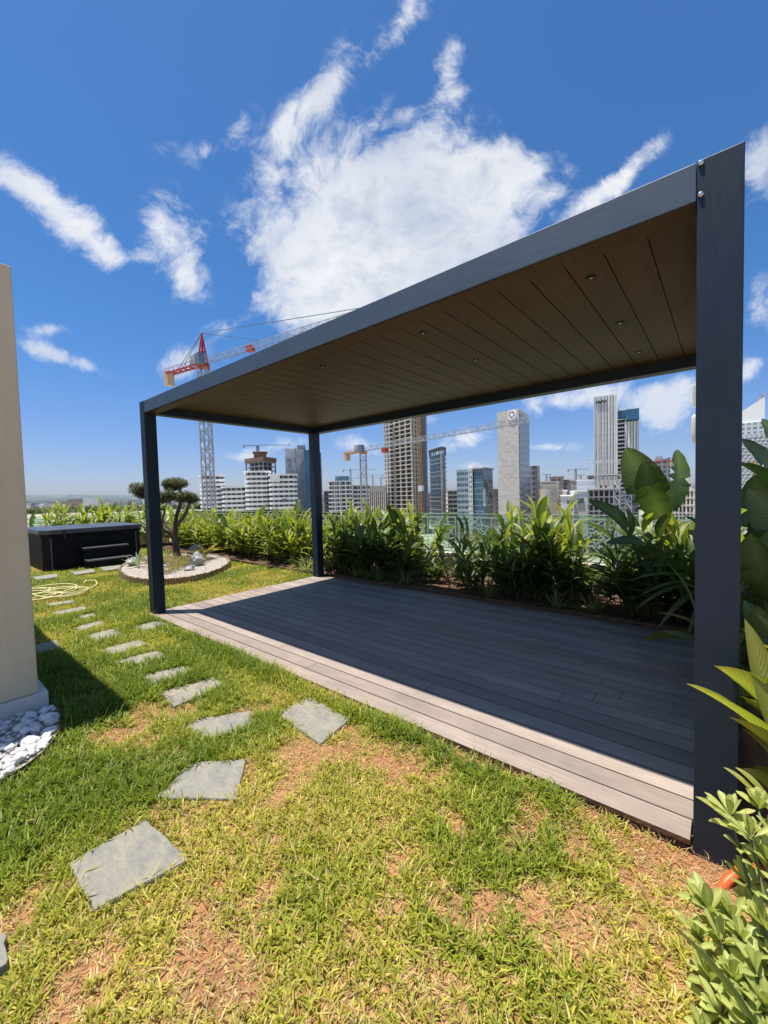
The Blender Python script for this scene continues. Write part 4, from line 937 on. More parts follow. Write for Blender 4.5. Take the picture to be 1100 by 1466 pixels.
# small bed plants
def palmlet(seed, n, L_, wd, el=(.5, 1.3), droop=(.4, 1.0)):
    lv = MB(); r = random.Random(seed)
    for k in range(n):
        az = k * 2.4 + r.uniform(-.2, .2); e = r.uniform(*el); dr = r.uniform(*droop); l_ = L_ * r.uniform(.8, 1.1); q = Vector((0, 0, 0))
        pts = []
        for i in range(13):
            s = i / 12; ee = e - dr * s; q = q + Vector((math.cos(az) * math.cos(ee), math.sin(az) * math.cos(ee), math.sin(ee))) * l_ / 12; pts.append(q.copy())
        lv.tube([Vector((0, 0, 0))] + pts, .004, 4, tint=(.5, 0, 0))
        for i in range(2, 13):
            for sg in (-1, 1):
                s = i / 12; leaf(lv, pts[i - 1], az + sg * (1.15 - .5 * s), e - dr * s + .25, wd * math.sin(math.pi * (.15 + .8 * s)) + .02, .012, droop=.25, fold=.2, n=3, prof='lance', tint=r.random(), tip=.3)
    return lv
def place(o, loc, rz=0, s=1): o.location = loc; o.rotation_euler.z = rz; o.scale = (s,) * 3; return o
place(make_plant('cycad', 'yellowing cycad with arching fronds behind the jagged rock', 'plant', None, palmlet(3, 13, .42, .13), None, 'cycad'), (-3.55, 2.50, .12), .4)
place(make_plant('cycad', 'small grey green palm sprout before the front post in the island bed', 'plant', None, clump(71, 10, (.24, .40), .05, .02, (.7, 1.35), (.2, .6), 6, 'lance'), None, 'agave'), (-3.72, 1.13, .10))
place(make_plant('agave', 'pale striped spiky plant beside the olive trunk', 'plant', None, clump(72, 16, (.22, .34), .035, .02, (.4, 1.35), (.1, .5), 6, 'lance'), None, 'striped'), (-4.55, 2.05, .10))
for i, (x, y, s) in enumerate(((-3.42, 1.42, 1.0), (-3.62, 1.62, .9), (-3.20, 1.72, .85), (-2.95, 1.72, .8), (-3.05, 2.0, .9), (-2.65, 1.45, .7), (-3.9, 1.75, .8), (-2.4, 1.2, .6), (-4.1, 1.5, .8), (-3.7, 2.1, .9), (-3.3, 2.3, .9))):
    o = make_plant('grass_tuft', ['brown green grass tuft just right of the front post in the bed', 'brown green grass tuft below the olive trunk', 'brown green tuft in the middle of the bed', 'small brown tuft next to the jagged rock', 'green brown tuft behind the jagged rock', 'tuft at the right front of the island bed', 'tuft just left of the olive trunk foot', 'smallest tuft at the right rim of the island bed', 'tuft between the palm sprout and the olive trunk', 'tuft right behind the olive trunk foot', 'tuft before the yellowing cycad'][i], 'plant', None, clump(80 + i, 110, (.16, .30), .007, .09, (.3, 1.3), (.8, 2.2), 5), None, 'tuft'); place(o, (x, y, .10), i, s * 1.45)
# olive
ol = empty('olive_tree', 'clipped olive tree with cloud pruned crowns in the island bed', 'tree')
OB = Vector((-4.30, 2.02, .08)); tO = (OB - CC).dot(CF)
def op(px, py, dt=0): return at(px, py, tO + dt)
trunk = MB()
def limb(pts, rads, n=8):
    P = [Vector(p) for p in pts]; out = []; rr_ = []
    for i in range(len(P) - 1):
        p0 = P[max(i - 1, 0)]; p1 = P[i]; p2 = P[i + 1]; p3 = P[min(i + 2, len(P) - 1)]
        for k in range(5):
            t = k / 5; q = .5 * ((2 * p1) + (p2 - p0) * t + (2 * p0 - 5 * p1 + 4 * p2 - p3) * t * t + (3 * p1 - p0 - 3 * p2 + p3) * t ** 3)
            out.append(q); rr_.append((rads[i] * (1 - t) + rads[i + 1] * t) * (1 + .10 * math.sin(7 * t + i * 3)))
    out.append(P[-1]); rr_.append(rads[-1]); trunk.tube(out, rr_, n)
limb([op(254, 802), op(252, 785), op(250, 765), op(251, 752)], [.125, .085, .072, .068])
limb([op(251, 754), op(253, 738, .05), op(258, 722, .1), op(258, 704, .1), op(257, 695, .1)], [.055, .050, .042, .034, .02])
limb([op(251, 752), op(260, 744, -.05), op(267, 733, -.1), op(272, 720, -.15)], [.055, .045, .036, .022])
limb([op(250, 766), op(241, 755, .05), op(233, 744, .1), op(222, 738, .15), op(210, 716, .2)], [.05, .042, .036, .030, .02])
limb([op(249, 772), op(240, 762, -.2), op(232, 755, -.3), op(236, 728, -.3)], [.045, .036, .03, .018])
trunk.build('trunk', M['bark'], ol, smooth=True)
rs = random.Random(33)
sc_ = tO / FOC
for (px, py, dt, rx, ry) in ((257, 693, .1, 20, 10), (271, 714, -.15, 15, 12), (246, 699, .25, 12, 9), (206, 706, .2, 19, 16), (237, 713, -.3, 12, 13), (258, 714, .3, 12, 9)):
    lv = MB(); c = op(px, py, dt); a_, b_ = rx * sc_, ry * sc_
    N = int(1500 * rx * ry / 120) + 500
    lobes = [(Vector((rs.gauss(0, .5), rs.gauss(0, .5), rs.gauss(0, .35)))) for _ in range(9)]
    for k in range(N):
        while True:
            v = Vector((rs.uniform(-1, 1), rs.uniform(-1, 1), rs.uniform(-1, 1)))
            if v.length <= 1 and (v.length > .45 or rs.random() < .3): break
        l = lobes[k % 9]; v = v * .62 + l * .55 if v.length < 2 else v
        if v.length > 1.12: v = v.normalized() * rs.uniform(.9, 1.12)
        if v.z < 0: v.z *= .75
        if rs.random() < .07: v = v * rs.uniform(1.05, 1.3)
        p = c + Vector((v.x * a_, v.y * a_, v.z * b_))
        leaf(lv, p, rs.uniform(0, 6.3), rs.uniform(-.3, 1.2), rs.uniform(.05, .085), rs.uniform(.018, .028), droop=.2, fold=.2, n=2, prof='lance', tint=rs.random())
    lv.build('crown', M['olive'], ol, tint=True)
# ------------------------------------------------------------------ grass
def sample_lawn(n, x0, x1, y0, y1):
    return rng.uniform(x0, x1, n), rng.uniform(y0, y1, n)
cf = np.array(CF); cr = np.array(CR); cu = np.array(CU); cc_ = np.array(CC)
def project(x, y, z=-.03):
    vx, vy, vz = x - cc_[0], y - cc_[1], z - cc_[2]
    t = vx * cf[0] + vy * cf[1] + vz * cf[2]
    px = 550 + FOC * (vx * cr[0] + vy * cr[1] + vz * cr[2]) / np.maximum(t, .05); py = 733 - FOC * (vx * cu[0] + vy * cu[1] + vz * cu[2]) / np.maximum(t, .05)
    return px, py, t
def poly_mask(x, y, P):
    c = np.zeros(x.shape, bool); n = len(P)
    for i in range(n):
        x1, y1 = P[i]; x2, y2 = P[i - 1]
        if y1 == y2: continue
        k = ((y1 > y) != (y2 > y)) & (x < (x2 - x1) * (y - y1) / (y2 - y1) + x1); c ^= k
    return c
BARE = [(830, 1335, .16, .09), (320, 1350, .15, .085), (705, 1095, .12, .08), (860, 1150, .22, .05), (945, 1195, .26, .08), (215, 1022, .22, .07), (95, 1440, .10, .05), (560, 1090, .10, .05), (405, 1125, .09, .06), (150, 1280, .0, .0), (640, 1170, .07, .05),
        (240, 1205, .07, .06), (10, 1330, .12, .06), (690, 1290, .10, .04), (430, 1085, .12, .05), (180, 1055, .25, .06), (760, 1180, .13, .05), (400, 1215, .08, .06), (900, 1260, .08, .05), (640, 1400, .08, .04), (480, 1040, .10, .03), (340, 1020, .14, .04), (1000, 1215, .25, .1), (130, 1000, .1, .04), (560, 1250, .07, .04)]
BG = [(gnd(a, b, -.03), c, e) for a, b, c, e in BARE if c > 0]
def lawn_fields(x, y):
    bare = np.zeros(x.shape)
    w1 = fbm(x * 4.1 + 7, y * 4.1, 4) - .5; w2 = fbm(x * 11 + 3, y * 11 + 8, 3) - .5
    for i, (g, rx, ry) in enumerate(BG):
        dx = x - g.x + .22 * w1; dy = y - g.y + .22 * (fbm(x * 4.1 + 70, y * 4.1 + 9, 3) - .5); a_ = .6 + i * 1.3; ca, sa = math.cos(a_), math.sin(a_)
        u = (dx * ca + dy * sa) / (1.35 * rx); v = (-dx * sa + dy * ca) / (.72 * rx)
        bare = np.maximum(bare, np.clip(1.55 - np.sqrt(u * u + v * v) + 2.6 * w2, 0, 1) * (.86 + .12 * ((i * 7) % 5) / 4))
    gen = fbm(x * 2.6 + 3, y * 2.6 + 9, 4); near = np.clip((x - 2.6) / 1.2, 0, 1) * np.clip((1.2 - np.abs(y + .6)) / .8, 0, 1)
    bare = np.maximum(bare, np.clip((gen - .545 + .02 * near + .40 * w2) * 5, 0, .78) * near)
    # lush along the deck edge, at the left and in the shade of the wall
    edge = np.clip(1 - np.abs(y + .14) / .14, 0, 1) * (x > .2) * (x < 5.0)
    left = np.clip((3.9 - x + 1.1 * (-.9 - y)) / 1.0, 0, 1)
    dryn = fbm(x * 1.7 + 31, y * 1.7 + 2, 5)
    green = np.clip(.28 + .5 * left * np.clip((2.9 - np.hypot(x - 2.9, y + 1.6)) / 1.6, .0, 1) + .6 * edge + (dryn - .5) * 1.7 + .40 * np.clip((1.8 - x) / 3, 0, 1), 0, 1)
    return bare, green, edge
def blades(n, x0, x1, y0, y1, wid, hmin, hmax, margin=260, seg=3):
    x, y = sample_lawn(n, x0, x1, y0, y1)
    # tufts: pull blades towards tuft centres
    tx = x + .02 * (vnoise(x * 31, y * 31) - .5) * 2; ty = y + .02 * (vnoise(x * 31 + 90, y * 31) - .5) * 2; x, y = tx, ty
    px, py, t = project(x, y)
    keep = (t > .25) & (px > -margin) & (px < 1100 + margin) & (py < 1466 + margin)
    keep &= ~((x > -.03) & (x < 6.05) & (y > -.035) & (y < 3.06))
    keep &= ~((y > 3.14 + .05 * np.sin(x * 5)) & (x > -9)) & (y < 4.1) & (x > -9.3)
    keep &= ~((x < 2.13) & (y < -1.46)) & ~poly_mask(x, y, fpl) & ~poly_mask(x, y, offset(bedr, .03))
    keep &= ~((x > -7.7) & (x < -5.62) & (y > -.1) & (y < 1.98)) & ~((x > -5.7) & (x < -5.14) & (y > .6) & (y < 1.54))
    keep &= ~((x > 5.82) & (y > -.25))
    for P in stone_polys:
        c = np.mean(P, 0); Q = [((p[0] - c[0]) * .94 + c[0], (p[1] - c[1]) * .94 + c[1]) for p in P]; keep &= ~poly_mask(x, y, Q)
    x, y = x[keep], y[keep]
    bare, green, edge = lawn_fields(x, y)
    k = rng.random(x.shape) > bare * .95; x, y, bare, green, edge = x[k], y[k], bare[k], green[k], edge[k]
    N = len(x)
    straw = rng.random(N) < np.clip(.37 - .40 * green + .40 * bare, .03, .80)
    h = rng.uniform(hmin, hmax, N) * (.70 + .55 * green + .35 * edge) * (1 - .30 * bare) * np.where(rng.random(N) < .12, 1.45, 1.0); h = np.where(straw, h * 1.15, h)
    w_ = wid * rng.uniform(.65, 1.25, N) * np.where(straw, .8, 1)
    az = rng.uniform(0, 2 * np.pi, N); el = np.where(straw, rng.uniform(.02, .7, N), rng.uniform(.35, 1.45, N)); bend = rng.uniform(.3, 1.7, N) * np.where(straw, .5, 1)
    z0 = np.full(N, -.038) + .022 * (fbm(x * 1.3, y * 1.3, 3) - .5); z0 -= np.where((x > 5.2) & (y > -.5), .02 * np.clip((x - 5.2) / .6, 0, 1), 0)
    g1 = np.array([.155, .225, .020]); g2 = np.array([.320, .355, .034]); g3 = np.array([.50, .45, .080]); s1 = np.array([.68, .53, .24]); s2 = np.array([.42, .28, .10])
    f = np.clip(1 - green + rng.normal(0, .22, N), 0, 1)[:, None]; cg = np.where(f < .5, g1 + (g2 - g1) * (f * 2), g2 + (g3 - g2) * (f * 2 - 1))
    r = rng.random(N)[:, None]; cs = s1 * r + s2 * (1 - r); c = np.where(straw[:, None], cs, cg) * rng.uniform(.60, 1.25, N)[:, None]
    sd = np.stack([-np.sin(az), np.cos(az), np.zeros(N)], 1); q = np.stack([x, y, z0], 1); V = []; Cc = []
    for i in range(seg):
        s = i / seg; V.append(q - sd * (w_ * (1 - .35 * s) / 2)[:, None]); V.append(q + sd * (w_ * (1 - .35 * s) / 2)[:, None])
        tone = .72 + .28 * min(1, s * 2)
        e = el - bend * s; dv = np.stack([np.cos(az) * np.cos(e), np.sin(az) * np.cos(e), np.sin(e)], 1); q = q + dv * (h / seg)[:, None]
        q[:, 2] = np.maximum(q[:, 2], z0 + .004)
    V.append(q); nv = 2 * seg + 1
    verts = np.stack(V, 1).reshape(-1, 3); cols = np.repeat(c, nv, 0)
    tris = []
    for i in range(seg - 1): a = 2 * i; tris += [(a, a + 1, a + 3), (a, a + 3, a + 2)]
    a = 2 * (seg - 1); tris.append((a, a + 1, a + 2)); tris = np.array(tris)
    F = (tris[None] + (np.arange(N) * nv)[:, None, None]).reshape(-1, 3)
    return verts, F, cols
def thatch(n):
    x, y = sample_lawn(n, 2.2, 6.0, -2.3, .0); px, py, t = project(x, y)
    k = (t > .25) & (px > -200) & (px < 1300) & (py < 1650) & ~((x > -.03) & (y > -.03)) & ~((x < 3.0) & (y < -1.40))
    for P in stone_polys: k &= ~poly_mask(x, y, P)
    x, y = x[k], y[k]; bare, green, edge = lawn_fields(x, y); k = rng.random(x.shape) < np.clip(bare * 1.6, 0, 1) * (.35 + .65 * fbm(x * 9, y * 9, 3)); x, y = x[k], y[k]; N = len(x)
    az = rng.uniform(0, 6.283, N); L_ = rng.uniform(.012, .055, N); w_ = rng.uniform(.0012, .0034, N); z = np.full(N, -.033) + .022 * (fbm(x * 1.3, y * 1.3, 3) - .5) + rng.uniform(0, .010, N) - np.where((x > 5.2) & (y > -.5), .02 * np.clip((x - 5.2) / .6, 0, 1), 0)
    d = np.stack([np.cos(az), np.sin(az), rng.uniform(-.10, .35, N)], 1); sd = np.stack([-np.sin(az), np.cos(az), np.zeros(N)], 1); q = np.stack([x, y, z], 1)
    bend = sd * (rng.uniform(-.35, .35, N) * L_)[:, None]; mid_ = q + d * (L_ * .5)[:, None] + bend; V = [q - sd * w_[:, None] / 2, q + sd * w_[:, None] / 2, mid_ - sd * w_[:, None] / 2, mid_ + sd * w_[:, None] / 2, q + d * L_[:, None]]
    tr_ = np.array([(0, 1, 3), (0, 3, 2), (2, 3, 4)]); F = (tr_[None] + (np.arange(N) * 5)[:, None, None]).reshape(-1, 3); r = rng.random(N)[:, None]
    c = (np.array([.62, .48, .25]) * r + np.array([.33, .21, .09]) * (1 - r)) * rng.uniform(.7, 1.15, N)[:, None]
    return np.stack(V, 1).reshape(-1, 3), F, np.repeat(c, 5, 0)
def crumbs(n):
    x, y = sample_lawn(n, 2.2, 6.0, -2.3, .0); px, py, t = project(x, y)
    k = (t > .25) & (px > -200) & (px < 1300) & (py < 1650) & ~((x > -.03) & (y > -.03)) & ~((x < 3.0) & (y < -1.40))
    x, y = x[k], y[k]; bare, green, edge = lawn_fields(x, y); k = rng.random(x.shape) < bare; return x[k], y[k]
cx_, cy_ = crumbs(22000); mbc = MB(); rcb = random.Random(12)
for a_, b_ in zip(cx_, cy_):
    s = .0022 + .007 * rcb.random() ** 3; z = -.038 + .022 * (float(fbm(np.array(a_ * 1.3), np.array(b_ * 1.3), 3)) - .5) - (.02 * min(1, max(0, (a_ - 5.2) / .6)) if b_ > -.5 else 0); t0 = rcb.uniform(0, 6.3)
    vs = [(a_ + s * math.cos(t0 + k * 1.57) * rcb.uniform(.6, 1.2), b_ + s * math.sin(t0 + k * 1.57) * rcb.uniform(.6, 1.2), z - .002) for k in range(4)] + [(a_ + rcb.uniform(-.3, .3) * s, b_ + rcb.uniform(-.3, .3) * s, z + s * rcb.uniform(.6, 1.3))]
    mbc.add(vs, [(k, (k + 1) % 4, 4) for k in range(4)])
tag(mbc.build('soil_crumbs', M['soil']), 'reddish soil crumbs lying on the bare lawn patches', 'soil', kind='stuff')
parts = [thatch(70000), blades(125000, 2.0, 6.2, -2.6, .2, .0070, .034, .086), blades(105000, 3.0, 6.2, -2.2, .2, .0055, .026, .066), blades(95000, -1.0, 3.2, -1.9, .3, .0085, .040, .090), blades(150000, -9.2, -0.0, -1.6, 3.3, .011, .035, .075, seg=3), blades(25000, 2.0, 9.2, -7.0, .3, .008, .03, .06, margin=2500)]
off = 0; VV = []; FF = []; CCc = []
for v_, f_, c_ in parts: VV.append(v_); FF.append(f_ + off); CCc.append(c_); off += len(v_)
VV = np.concatenate(VV).astype('f'); FF = np.concatenate(FF).astype('i'); CCc = np.concatenate(CCc)
me = bpy.data.meshes.new('grass'); me.vertices.add(len(VV)); me.vertices.foreach_set('co', VV.ravel())
me.loops.add(FF.size); me.loops.foreach_set('vertex_index', FF.ravel()); me.polygons.add(len(FF)); me.polygons.foreach_set('loop_start', np.arange(0, FF.size, 3, dtype='i'))
me.update(); ca = me.color_attributes.new('tint', 'FLOAT_COLOR', 'POINT'); ca.data.foreach_set('color', np.concatenate([CCc, np.ones((len(CCc), 1))], 1).astype('f').ravel())
me.materials.append(M['grass']); go = bpy.data.objects.new('grass', me); col.objects.link(go); tag(go, 'patchy lawn grass, green to straw coloured, with bare soil between', 'grass', kind='stuff')
print('grass tris', len(FF))
# ------------------------------------------------------------------ the city below and beyond
m, nt, b, o = base_mat('city_land'); v = coords(nt, 'Object')
n = noise(nt, v, .012, 8, .62); n2 = noise(nt, v, .09, 5, .6)
f = mmath(nt, 'ADD', mmath(nt, 'MULTIPLY', n, .7), mmath(nt, 'MULTIPLY', n2, .3))
nt.links.new(ramp(nt, f, [(.40, (.09, .13, .05)), (.46, (.19, .20, .10)), (.50, (.42, .36, .27)), (.56, (.50, .46, .39)), (.60, (.20, .20, .20)), (.66, (.12, .16, .07))]), b.inputs['Base Color']); b.inputs['Roughness'].default_value = .95
M['land'] = m
mb = MB(); N = 48; mb.add([(0, 0, CITY)] + [(30000 * math.cos(2 * math.pi * k / N), 30000 * math.sin(2 * math.pi * k / N), CITY) for k in range(N)], [(0, 1 + k, 1 + (k + 1) % N) for k in range(N)])
structure(mb.build('city_ground', M['land']))
M['hill'] = simple('distant_hill', (.15, .17, .17), (.09, .12, .13), .01, .95)
def hills(name, px0, px1, t, prof):
    mb = MB(); n = len(prof); pts = []
    for i, py in enumerate(prof):
        px = px0 + (px1 - px0) * i / (n - 1); x, y = pt(px, t); z = zt(px, py, t); x2, y2 = pt(px, t * 1.5); x3, y3 = pt(px, t * .8); pts += [(x3, y3, CITY - 2), (x, y, z), (x2, y2, CITY - 2)]
    fs = []
    for i in range(n - 1):
        a = i * 3; fs += [(a, a + 3, a + 4, a + 1), (a + 1, a + 4, a + 5, a + 2), (a, a + 2, a + 5, a + 3)]
    fs += [(0, 1, 2), (3 * n - 1, 3 * n - 2, 3 * n - 3)]
    mb.add(pts, fs); structure(mb.build(name, M['hill'], smooth=True))
hills('hills', -200, 560, 3200, [712, 711, 709, 707, 708.5, 709, 708, 709, 709, 708, 709, 708, 707, 706, 705, 706])
hills('hills', 860, 1500, 2600, [699, 697, 694, 690, 688, 686, 688, 690, 686, 684, 682, 684, 686, 684])
# footprints -----------------------------------------------------------------
def fpq(a, ta, b_, tb, c=None, tc_=None, depth=22):
    A = Vector(pt(a, ta)); B = Vector(pt(b_, tb))
    if c is None:
        mid = Vector(pt((a + b_) / 2, 1.0)) - Vector((CC.x, CC.y)); rb = Vector(pt(b_, 1.0)) - Vector((CC.x, CC.y)); ra = A - Vector((CC.x, CC.y))
        B = Vector((CC.x, CC.y)) + rb * (ra.dot(mid) / rb.dot(mid))   # a front square to the line of sight
        dv = (B - A).normalized(); nn = Vector((-dv.y, dv.x)); 
        if nn.dot(A - Vector((CC.x, CC.y))) < 0: nn = -nn
        C = B + nn * depth
    else: C = Vector(pt(c, tc_))
    return [tuple(A), tuple(B), tuple(C), tuple(A + C - B)]
def bld(name, label, cat='building', group=None): return empty(name, label, cat, group=group)
def bands(root, fp, z1, nf, band, wall, out=.9, bh=1.1, r=0, z0=None, cap=True, fh=None, first=0):
    z0 = CITY if z0 is None else z0
    f2 = rounded(fp, r, 5) if r else fp
    mb = MB(); mb.prism(f2, z0, z1 - .3); mb.build('wall', M[wall], root)
    fh = fh or (z1 - z0) / nf; fo = offset(f2, out)
    for k in range(nf):
        z = z1 - fh * k
        if z - bh < z0: break
        mb = MB(); h = bh if k else bh * .7
        mb.prism(fo if k else offset(f2, out * 1.5), z - h, z); mb.build('balcony_band' if k else 'roof_slab', M[band], root)
def frame(root, fp, z1, fh, slab='conc', core='conc_dark', cw=.7, bays=(4, 4), z0=None, core_in=.30, th=.5, over=.6):
    z0 = CITY if z0 is None else z0
    A, B, C, D_ = [Vector(p) for p in fp]
    z = z1; k = 0
    fo = offset(fp, over)
    while z > z0 + fh * .5:
        mb = MB(); mb.prism(fo, z - th, z); mb.build('floor_slab', M[slab], root); z -= fh
    def colm(p):
        mb = MB(); mb.prism([(p.x - cw / 2, p.y - cw / 2), (p.x + cw / 2, p.y - cw / 2), (p.x + cw / 2, p.y + cw / 2), (p.x - cw / 2, p.y + cw / 2)], z0, z1 - .05); mb.build('column', M[slab], root)
    done = set()
    for P, Q, nb in ((A, B, bays[0]), (B, C, bays[1]), (C, D_, bays[0]), (D_, A, bays[1])):
        for i in range(nb): colm(P.lerp(Q, i / nb))
    ct = (A + C) / 2; cf_ = [tuple(ct + (Vector(p) - ct) * (1 - core_in)) for p in fp]
    mb = MB(); mb.prism(cf_, z0, z1 - .1); mb.build('core', M[core], root)
def lerp2(a, b_, t): return (a[0] + (b_[0] - a[0]) * t, a[1] + (b_[1] - a[1]) * t)
# 1 main concrete tower behind the middle of the pergola
T = 300
fp = fpq(553, 312, 591, 285, 606, 300)
tw = bld('concrete_tower', 'tall unfinished concrete tower of open floors rising behind the pergola roof', 'building')
frame(tw, fp, zt(580, 545, T), 3.12, 'conc', 'conc_dark', 1.0, (5, 4), core_in=.22, over=.9)
mb = MB(); a = Vector(pt(564.5, 300)); b_ = Vector(pt(567.5, 300)); dv = (b_ - a); nn = Vector((-dv.y, dv.x)); mb.prism([tuple(a), tuple(b_), tuple(b_ + nn * 1.2), tuple(a + nn * 1.2)], CITY, zt(566, 612, 300)); mb.build('shear_wall', M['conc_grey'], tw)
mb = MB(); a = Vector(pt(607.2, 296)); b_ = Vector(pt(613.4, 298)); dv = (b_ - a); nn = Vector((-dv.y, dv.x)) * 2; mb.prism([tuple(a), tuple(b_), tuple(b_ + nn), tuple(a + nn)], CITY, zt(610, 545, T) + 3); mb.build('stair_shaft', M['conc_grey'], tw)
mb = MB(); a = Vector(pt(609.3, 294)); b_ = Vector(pt(611.3, 294)); dv = (b_ - a); nn = Vector((-dv.y, dv.x)) ; mb.prism([tuple(a), tuple(b_), tuple(b_ + nn), tuple(a + nn)], CITY, zt(610, 545, T) + 2.5); mb.build('stair_window_strip', M['dsteel'], tw)
def lattice(mb, a, b_, wid, n, bw, tri=False, up=None):
    a = Vector(a); b_ = Vector(b_); d_ = (b_ - a).normalized()
    if abs(d_.z) > .8: x = Vector((.8, .6, 0)); y = Vector((-.6, .8, 0))
    else: x = d_.cross(Vector((0, 0, 1))).normalized(); y = Vector((0, 0, 1))
    w2 = wid / 2
    cs = [x * -w2 - y * w2, x * w2 - y * w2, x * w2 + y * w2, x * -w2 + y * w2] if not tri else [x * -w2, x * w2, y * wid * .95]
    m_ = len(cs)
    for c in cs: mb.bar(a + c, b_ + c, bw)
    for i in range(n):
        p = a.lerp(b_, i / n); q = a.lerp(b_, (i + 1) / n)
        for j in range(m_):
            c1, c2 = cs[j], cs[(j + 1) % m_]
            mb.bar(p + c1, q + c2, bw * .62) if i % 2 == 0 else mb.bar(p + c2, q + c1, bw * .62)
            mb.bar(p + c1, p + c2, bw * .55)
hoist = bld('hoist', 'orange construction hoist mast fixed to the unfinished concrete tower', 'hoist')
mb = MB(); x, y = pt(603.3, 283.5); lattice(mb, (x, y, CITY), (x, y, zt(603, 545, 283.5)), 1.9, 56, .26); mb.build('mast', M['orange_s'], hoist)
mb = MB(); mb.box(x - 1.5, x + 1.5, y - 1.5, y + 1.5, 3, 7); mb.build('lift_car', M['whites'], hoist)
# 2 blue glass tower to its right
T = 330; fp = rounded(fpq(614.5, 352, 634, 322, 641, 334), 9, 5)
tw = bld('glass_tower', 'dark blue glass tower with open crown behind the unfinished concrete tower', 'building')
zz = zt(628, 651, T); mb = MB(); mb.prism(fp, CITY, zz); mb.build('curtain_wall', M['w_blue'], tw)
for k in range(20):
    z = zz - 3.4 * k
    if z < CITY: break
    mb = MB(); mb.prism(offset(fp, .7), z - .55, z); mb.build('floor_edge', M['steel' if k % 3 else 'dsteel'], tw)
mb = MB(); mb.prism(offset(fp, .8), zt(628, 641, T) - .8, zt(628, 641, T)); mb.build('crown_ring', M['dsteel'], tw)
for i in range(0, len(fp), 2):
    mb = MB(); mb.bar((fp[i][0], fp[i][1], zz), (fp[i][0], fp[i][1], zt(628, 641, T) - .8), .6); mb.build('crown_post', M['dsteel'], tw)
mb = MB(); mb.prism(fpq(631.6, 318, 634.6, 318, depth=2), CITY, zz); mb.build('concrete_blade', M['conc'], tw)
# 3 glass office with lattice strip
T = 260
of = bld('office_block', 'teal and blue glass office block with a white lattice strip and cross braced corner', 'building')
z1 = zt(670, 672, T)
mb = MB(); mb.prism(fpq(654.5, 262, 671, 258, depth=25), CITY, z1); mb.build('striped_wing', M['w_teal'], of)
mb = MB(); mb.prism(fpq(671.1, 257, 677, 256, depth=24), CITY, z1 + .8); mb.build('lattice_strip', M['white'], of)
for k in range(13):
    for s in (0, 1):
        px = 672.6 + 2.9 * s; z = z1 - 1.0 - 3.05 * k; x, y = pt(px, 256.4); h = 1.9 if (k + s) % 2 else 2.6
        a = Vector(pt(px - .9, 255.9)); b2 = Vector(pt(px + .9, 255.6)); mb = MB()
        mb.add([(a.x, a.y, z - h / 2), ((a.x + b2.x) / 2, (a.y + b2.y) / 2, z - h * .95 / 1), (b2.x, b2.y, z - h / 2), ((a.x + b2.x) / 2, (a.y + b2.y) / 2, z)], [(0, 1, 2, 3)])
        mb.build('window', M['dsteel'], of)
mb = MB(); mb.prism(fpq(677.1, 258, 693, 251, 706, 268), CITY, z1 - .5); mb.build('glass_wing', M['w_blue'], of)
mb = MB(); mb.prism(offset(fpq(677.1, 258, 693, 251, 706, 268), 1), z1 - .3, z1 + .5); mb.build('roof_slab', M['steel'], of)
mb = MB(); mb.prism(fpq(672, 264, 687, 264, depth=10), z1, z1 + 3); mb.build('plant_room', M['white'], of)
P = [pt(694, 250), pt(705.5, 266)]
for (s0, y0_, s1, y1_) in ((0.0, 723, .75, 690), (.25, 688, .95, 712), (0.02, 723, 0.02, 700), (.95, 712, .75, 690), (0, 723, 1, 723)):
    a = lerp2(P[0], P[1], s0); b2 = lerp2(P[0], P[1], s1); mb = MB(); mb.bar((a[0], a[1], zt(699, y0_, 257)), (b2[0], b2[1], zt(699, y1_, 257)), 1.3); mb.build('brace', M['steel'], of)
# 4 pale stone tower with emblem
T = 230; fpS = fpq(713.5, 232, 744, 222, 758, 243)
tw = bld('stone_tower', 'plain pale stone tower with a round star emblem near its top', 'building')
zA = zt(744, 585.5, 222)
mb = MB(); mb.prism(fpS, CITY, zA); mb.build('stone_wall', M['stone'], tw)
A, B, C = [Vector(p) for p in fpS[:3]]; e1 = (C - B).normalized(); n1 = Vector((e1.y, -e1.x))
if n1.dot(B - A) < 0: n1 = -n1
mb = MB(); mb.prism([tuple(B + e1 * .3 + n1 * .02), tuple(C - e1 * .3 + n1 * .02), tuple(C - e1 * .3 + n1 * .5), tuple(B + e1 * .3 + n1 * .5)], CITY, zA - 3); mb.build('glazed_side', M['w_side'], tw)
e2 = (B - A).normalized(); n2 = Vector((e2.y, -e2.x))
if n2.dot(A - Vector((CC.x, CC.y))) > 0: n2 = -n2
ec = A.lerp(B, .72); zc = zt(735.4, 595, 225)
def on_face(u, v, out): q = ec + e2 * u + n2 * out; return (q.x, q.y, zc + v)
mb = MB(); N = 28; vs = []
for o_ in (.1, .7):
    for r_ in (2.55, 1.95):
        vs += [on_face(r_ * math.cos(2 * math.pi * k / N), r_ * math.sin(2 * math.pi * k / N), o_) for k in range(N)]
fs = []
for k in range(N):
    j = (k + 1) % N; fs += [(2 * N + k, 2 * N + j, 3 * N + j, 3 * N + k), (k, j, 2 * N + j, 2 * N + k), (N + k, N + j, 3 * N + j, 3 * N + k)]
mb.add(vs, fs); mb.build('emblem_ring', M['white'], tw)
mb = MB(); vs = [on_face(1.95 * math.cos(2 * math.pi * k / N), 1.95 * math.sin(2 * math.pi * k / N), .15) for k in range(N)]; mb.add(vs, [tuple(range(N))]); mb.build('emblem_disc', M['conc_grey'], tw)
mb = MB(); vs = []
